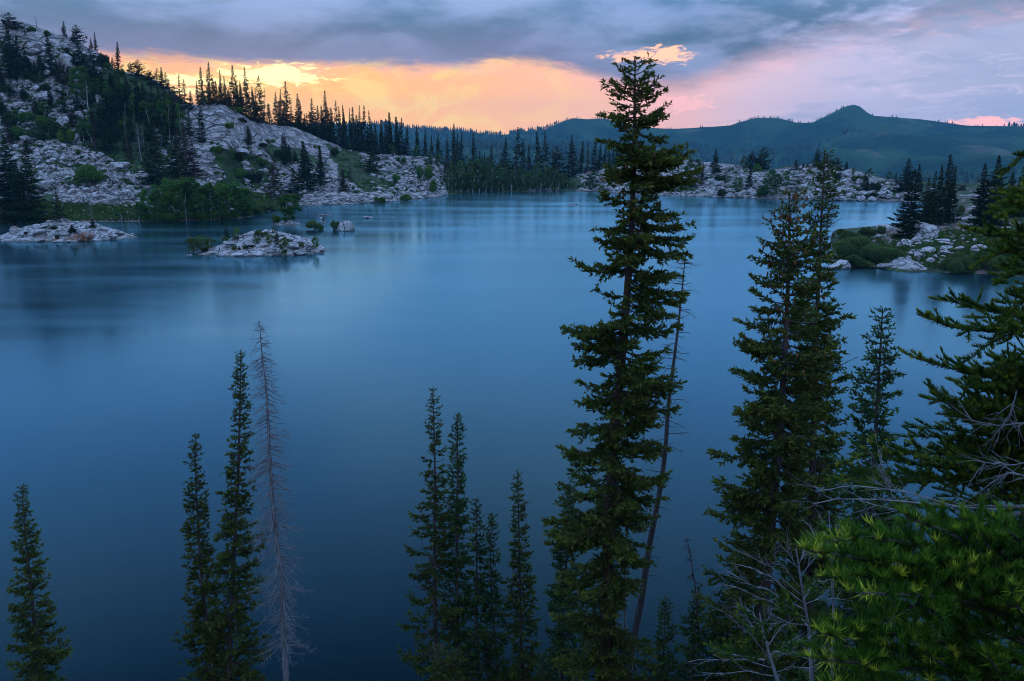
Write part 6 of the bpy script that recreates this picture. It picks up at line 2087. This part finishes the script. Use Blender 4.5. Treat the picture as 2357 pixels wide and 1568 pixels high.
# ---- the fir at the right edge: stem just outside the view, boughs reaching in
rg = np.random.default_rng(2001)
YF = 4.8
wood, leaf, bare = Buf(), Buf(), Buf()
fp = lambda x, y, Y: at_y(x, y, Y)
foot_ = fp(2440, 1500, YF)
zf = slope_z(foot_[0], YF)
stem_pts = [np.array((foot_[0] + 0.03, YF, zf - 0.1)), np.array((foot_[0], YF, 18.5)), np.array((foot_[0] - 0.02, YF, 20.3)), np.array((foot_[0], YF, 21.2))]
root = root_at('fir_tree', stem_pts[0])
o0 = stem_pts[0]
tube(wood, [p - o0 for p in stem_pts], [0.10, 0.085, 0.05, 0.015], 9)
BOUGHS = [  # stem row, then frame points towards the tip
    (330, [(2345, 360), (2320, 392)], 0.3), (420, [(2370, 440), (2320, 445)], 0.2), (470, [(2360, 500), (2302, 502)], 0.5), (510, [(2350, 545), (2290, 545), (2232, 530)], 0.5), (560, [(2350, 585), (2285, 590), (2258, 606)], 0.4),
    (600, [(2370, 630), (2330, 632), (2298, 652)], 0.2), (650, [(2370, 600), (2320, 560)], 0.2), (700, [(2350, 730), (2260, 715), (2190, 694), (2166, 692)], 0.35), (705, [(2350, 735), (2240, 745), (2170, 742), (2130, 728)], 0.45),
    (740, [(2350, 770), (2280, 790), (2232, 826)], 0.1), (800, [(2350, 872), (2260, 862), (2170, 845), (2096, 820)], 0.6), (830, [(2360, 880), (2300, 900), (2240, 880)], 0.2), (860, [(2360, 930), (2300, 950), (2250, 940)], 0.2),
    (900, [(2350, 980), (2270, 960), (2215, 960), (2150, 895)], 0.15), (930, [(2350, 990), (2240, 985), (2160, 980), (2112, 985)], 0.15), (960, [(2360, 1020), (2240, 1030), (2150, 1010), (2086, 1006)], 0.2),
    (990, [(2350, 1040), (2200, 1040), (2080, 1040), (2000, 1040), (1954, 1062)], 0.7), (1000, [(2350, 1060), (2200, 1065), (2060, 1058), (2030, 1028)], 0.6), (1030, [(2350, 1090), (2180, 1100), (2040, 1100), (1936, 1108)], 0.45), (1060, [(2350, 1120), (2200, 1130), (2080, 1130), (1990, 1128)], 0.3),
    (1040, [(2360, 1060), (2280, 1080), (2200, 1075), (2130, 1060)], 0.3), (1080, [(2360, 1150), (2250, 1150), (2150, 1165), (2070, 1170)], 0.25), (1110, [(2360, 1180), (2260, 1200), (2160, 1200)], 0.25), (1150, [(2380, 1230), (2300, 1240), (2200, 1250)], 0.2),
    (1200, [(2380, 1280), (2280, 1300), (2180, 1330)], 0.3), (1250, [(2380, 1350), (2280, 1380), (2160, 1420)], 0.4), (1300, [(2380, 1420), (2250, 1470), (2120, 1500)], 0.5), (1350, [(2380, 1500), (2250, 1540), (2080, 1560)], 0.5),
    (860, [(2400, 870), (2340, 850), (2300, 830)], 0.2), (760, [(2400, 800), (2330, 820), (2290, 860)], 0.2), (1000, [(2390, 1010), (2330, 1000), (2290, 1020)], 0.2), (640, [(2400, 690), (2350, 700), (2310, 760)], 0.2), (520, [(2400, 470), (2350, 470)], 0.3),
    (880, [(2380, 905), (2330, 915), (2280, 925)], 0.1), (940, [(2380, 960), (2320, 985), (2270, 1000)], 0.1), (1120, [(2380, 1120), (2310, 1120), (2250, 1110)], 0.2), (1020, [(2400, 1040), (2320, 1055), (2240, 1060)], 0.1)]
for i in range(18):                     # deeper boughs that close the gaps
    yy = rg.uniform(820, 1330)
    xe = rg.uniform(2140, 2260) + (60 if yy < 930 else 0)
    BOUGHS.append((yy - 20, [(2370, yy + rg.uniform(-5, 15)), ((2370 + xe) / 2, yy + rg.uniform(0, 25)), (xe, yy + rg.uniform(-15, 20))], 0.08))
for sy_, pp, br_ in BOUGHS:
    yt_ = rg.uniform(-0.5, 0.25)
    n_ = len(pp)
    P = [np.array((foot_[0], YF, fp(2440, sy_, YF)[2]))]
    for i, (x, y) in enumerate(pp):
        P.append(fp(x, y, YF + yt_ * (i + 1) / n_))
    bough(wood, leaf, [p - o0 for p in P], rg, bright=br_, dens=800, nw=0.0048, side=0.15, gap=0.040)
for pp, r_ in (([(2440, 1160), (2300, 1172), (2150, 1162), (2010, 1152), (1930, 1148), (1872, 1158)], 0.014), ([(2200, 1165), (2050, 1130), (1960, 1120), (1880, 1132)], 0.007), ([(2060, 1150), (2040, 1110), (2030, 1075)], 0.005), ([(2260, 1260), (2130, 1200), (2040, 1165), (1980, 1150)], 0.006),
               ([(2400, 960), (2300, 985), (2230, 960), (2200, 920)], 0.006), ([(2400, 1100), (2310, 1090), (2260, 1130)], 0.006), ([(2400, 1050), (2330, 1075), (2270, 1060), (2240, 1100)], 0.005), ([(2340, 900), (2325, 960), (2290, 1000)], 0.005), ([(2300, 1330), (2220, 1380), (2150, 1400)], 0.005), ([(2330, 1450), (2240, 1470), (2170, 1490)], 0.006)):
    bare_bough(bare, [fp(x, y, 4.3) - o0 for x, y in pp], rg, r_ * 0.7, 14, 0.20, 0.9)
obj('trunk', wood.mesh('trunk', True), M['bark'], root)
obj('crown', leaf.mesh('crown'), M['needle_near'], root)
obj('dead_wood', bare.mesh('dead_wood', True), M['dead'], root)
tag(root, 'near fir reaching in from the right edge with bushy green boughs and bare grey twigs', 'tree')

# thick grey limb crossing the right edge, much nearer
wood = Buf()
base = fp(2480, 1190, 2.3)
P = [fp(2480, 1195, 2.3), fp(2400, 1176, 2.3), fp(2357, 1180, 2.3), fp(2300, 1196, 2.3), fp(2258, 1208, 2.3)]
tube(wood, [p - base for p in P], [0.008, 0.0075, 0.007, 0.0055, 0.003], 8)
P = [fp(2395, 1176, 2.3), fp(2330, 1166, 2.32), fp(2270, 1166, 2.34), fp(2225, 1164, 2.36)]
tube(wood, [p - base for p in P], [0.0065, 0.0055, 0.0045, 0.0025], 8)
# it belongs to a dead stem standing just out of the view
tube(wood, [np.array((0.0, 0.0, slope_z(base[0], base[1]) - 0.1 - base[2])), np.array((0, 0, -0.2)), np.array((0, 0, 0.3))], [0.03, 0.024, 0.012], 8)
root = root_at('dead_sapling', (base[0], base[1], slope_z(base[0], base[1]) - 0.1))
o = obj('trunk', wood.mesh('trunk', True), M['dead_dark'], root)
o.location = (0, 0, base[2] - (slope_z(base[0], base[1]) - 0.1))
tag(root, 'thick bare grey limb forking in from the right edge above the nearest boughs', 'dead tree')

# ---- the nearest young fir, lower right, with bright new tips
rg = np.random.default_rng(2002)
wood, leaf = Buf(), Buf()
b0 = fp(2420, 1568, 1.75)
zg = slope_z(b0[0], b0[1]) - 0.05
o0 = np.array((b0[0], b0[1], zg))
root = root_at('young_fir', o0)
top_ = fp(2430, 1150, 1.8)
tube(wood, [np.zeros(3), (b0 - o0) * np.array((1, 1, 0.6)), b0 - o0, top_ - o0], [0.03, 0.025, 0.018, 0.006], 8)
for pp, br_, Y0, Y1 in (
        ([(2400, 1420), (2300, 1370), (2150, 1320), (2000, 1285), (1905, 1270), (1868, 1268)], 1.0, 1.75, 1.45), ([(2380, 1400), (2250, 1310), (2100, 1250), (1990, 1230), (1915, 1245)], 0.9, 1.75, 1.55), ([(2380, 1380), (2270, 1290), (2180, 1230), (2110, 1200)], 0.35, 1.75, 1.6),
        ([(2390, 1370), (2300, 1270), (2240, 1215)], 0.3, 1.75, 1.65), ([(2400, 1350), (2340, 1250), (2310, 1215)], 0.3, 1.75, 1.7), ([(2300, 1400), (2200, 1370), (2080, 1360), (1985, 1365)], 0.9, 1.7, 1.42), ([(2300, 1390), (2150, 1350), (2020, 1320), (1920, 1330)], 0.6, 1.7, 1.45),
        ([(2380, 1440), (2250, 1410), (2120, 1400), (2040, 1430)], 0.2, 1.7, 1.45), ([(2400, 1470), (2330, 1400), (2330, 1360)], 0.4, 1.7, 1.5), ([(2400, 1540), (2250, 1520), (2050, 1480), (1950, 1470), (1910, 1462)], 1.0, 1.75, 1.5), ([(2400, 1560), (2200, 1545), (2020, 1520), (1900, 1520)], 1.0, 1.75, 1.5),
        ([(2400, 1580), (2200, 1580), (2050, 1565), (1915, 1575)], 0.9, 1.75, 1.5), ([(2400, 1500), (2300, 1470), (2200, 1450), (2130, 1470)], 0.2, 1.75, 1.55), ([(2400, 1590), (2300, 1560), (2200, 1530), (2140, 1510)], 0.3, 1.75, 1.5), ([(2420, 1480), (2360, 1430), (2345, 1400)], 0.6, 1.75, 1.5),
        ([(2420, 1600), (2330, 1560), (2280, 1520)], 0.3, 1.75, 1.5), ([(2300, 1360), (2200, 1300), (2120, 1290), (2050, 1300)], 0.3, 1.7, 1.5)):
    n_ = len(pp)
    P = [fp(x, y, Y0 + (Y1 - Y0) * i / (n_ - 1)) - o0 for i, (x, y) in enumerate(pp)]
    bough(wood, leaf, P, rg, nl=0.032, nw=0.0022, dens=1300, side=0.085, gap=0.034, bright=br_, bare=0.08, r=0.006, pb=0.28)
obj('trunk', wood.mesh('trunk', True), M['bark'], root)
obj('crown', leaf.mesh('crown'), M['needle_young'], root)
tag(root, 'nearest young fir filling the lower right corner, soft bright yellow-green tips', 'tree')

# ---- bare saplings left of it
def sapling(label, stem, branches, Y, seed, needles=(), r=0.016):
    rg = np.random.default_rng(seed)
    wood, leaf = Buf(), Buf()
    st = [fp(x, y, Y) for x, y in stem]
    zg = slope_z(st[0][0], Y) - 0.1
    b0 = np.array((st[0][0], Y, zg))
    root = root_at('dead_sapling', b0)
    P = ([b0] if st[0][2] > zg else []) + st
    tube(wood, [p - b0 for p in P], np.linspace(r, 0.004, len(P)), 7)
    for pp, r_ in branches:
        dy = rg.uniform(-0.35, 0.35)
        Q2 = [fp(x, y, Y + dy * i / max(1, len(pp) - 1)) - b0 for i, (x, y) in enumerate(pp)]
        bare_bough(wood, Q2, rg, r_ * 0.6, 10, 0.18, 1.2)
    for pp in needles:
        Q2 = [fp(x, y, Y - 0.2) - b0 for x, y in pp]
        bough(wood, leaf, Q2, rg, dens=800, nw=0.0036, side=0.11, bright=0.5, bare=0.1, r=0.007)
    obj('trunk', wood.mesh('trunk', True), M['dead'], root)
    if leaf.n:
        obj('crown', leaf.mesh('crown'), M['needle_near'], root)
    tag(root, label, 'dead tree', 'half-bare saplings at the lower right')


sapling('half-bare grey sapling with fanned white twigs, left of the nearest fir', [(1868, 1568), (1862, 1450), (1850, 1380), (1838, 1300), (1832, 1262)],
        [([(1848, 1370), (1800, 1330), (1750, 1290), (1692, 1268)], 0.006), ([(1850, 1385), (1790, 1340), (1740, 1310), (1700, 1302)], 0.006), ([(1842, 1350), (1800, 1300), (1770, 1270)], 0.005), ([(1852, 1400), (1790, 1370), (1730, 1345), (1682, 1322)], 0.006), ([(1856, 1420), (1800, 1400), (1740, 1370), (1690, 1352)], 0.006),
         ([(1838, 1310), (1825, 1290), (1812, 1262)], 0.004), ([(1840, 1330), (1870, 1290), (1900, 1262)], 0.005), ([(1838, 1300), (1850, 1275), (1856, 1255)], 0.004), ([(1846, 1370), (1880, 1340), (1915, 1335)], 0.005), ([(1858, 1440), (1800, 1430), (1750, 1440)], 0.005), ([(1850, 1390), (1890, 1375), (1930, 1380)], 0.005), ([(1860, 1460), (1920, 1440), (1960, 1470)], 0.005),
         ([(1866, 1560), (1900, 1500), (1935, 1480)], 0.005), ([(1864, 1520), (1820, 1500), (1790, 1510)], 0.005)],
        5.6, 2101, [[(1850, 1430), (1820, 1400), (1780, 1378)], [(1858, 1440), (1830, 1420), (1800, 1410)], [(1860, 1470), (1880, 1450), (1905, 1440)], [(1862, 1500), (1840, 1480), (1820, 1490)], [(1850, 1380), (1870, 1345), (1880, 1330)], [(1866, 1530), (1890, 1500), (1910, 1480)]])
sapling('dying grey sapling with one green bough, bottom edge right of the young firs', [(1790, 1568), (1775, 1520), (1757, 1460), (1748, 1410)],
        [([(1775, 1520), (1735, 1470), (1690, 1425), (1652, 1404)], 0.006), ([(1780, 1540), (1720, 1520), (1650, 1515), (1582, 1525)], 0.006), ([(1785, 1560), (1720, 1545), (1640, 1550), (1620, 1568)], 0.006), ([(1760, 1470), (1735, 1440), (1718, 1428)], 0.004), ([(1765, 1490), (1800, 1440), (1830, 1425)], 0.005), ([(1770, 1510), (1810, 1480), (1850, 1475)], 0.005), ([(1755, 1450), (1770, 1420), (1775, 1395)], 0.004), ([(1785, 1550), (1830, 1530), (1870, 1545)], 0.005), ([(1752, 1430), (1730, 1410), (1700, 1400)], 0.004)],
        5.2, 2102, [[(1760, 1520), (1720, 1510), (1680, 1505), (1640, 1492)], [(1768, 1480), (1745, 1470), (1720, 1475)], [(1780, 1500), (1810, 1500), (1830, 1490)], [(1775, 1450), (1755, 1440), (1735, 1450)]])
sapling('slim dead twig stem rising behind the nearest fir tips', [(1915, 1568), (1918, 1400), (1912, 1260), (1908, 1175)],
        [([(1916, 1290), (1900, 1240), (1893, 1200)], 0.004), ([(1912, 1280), (1885, 1250), (1865, 1215)], 0.004), ([(1914, 1300), (1930, 1250), (1940, 1205)], 0.004)], 5.9, 2103, r=0.014)
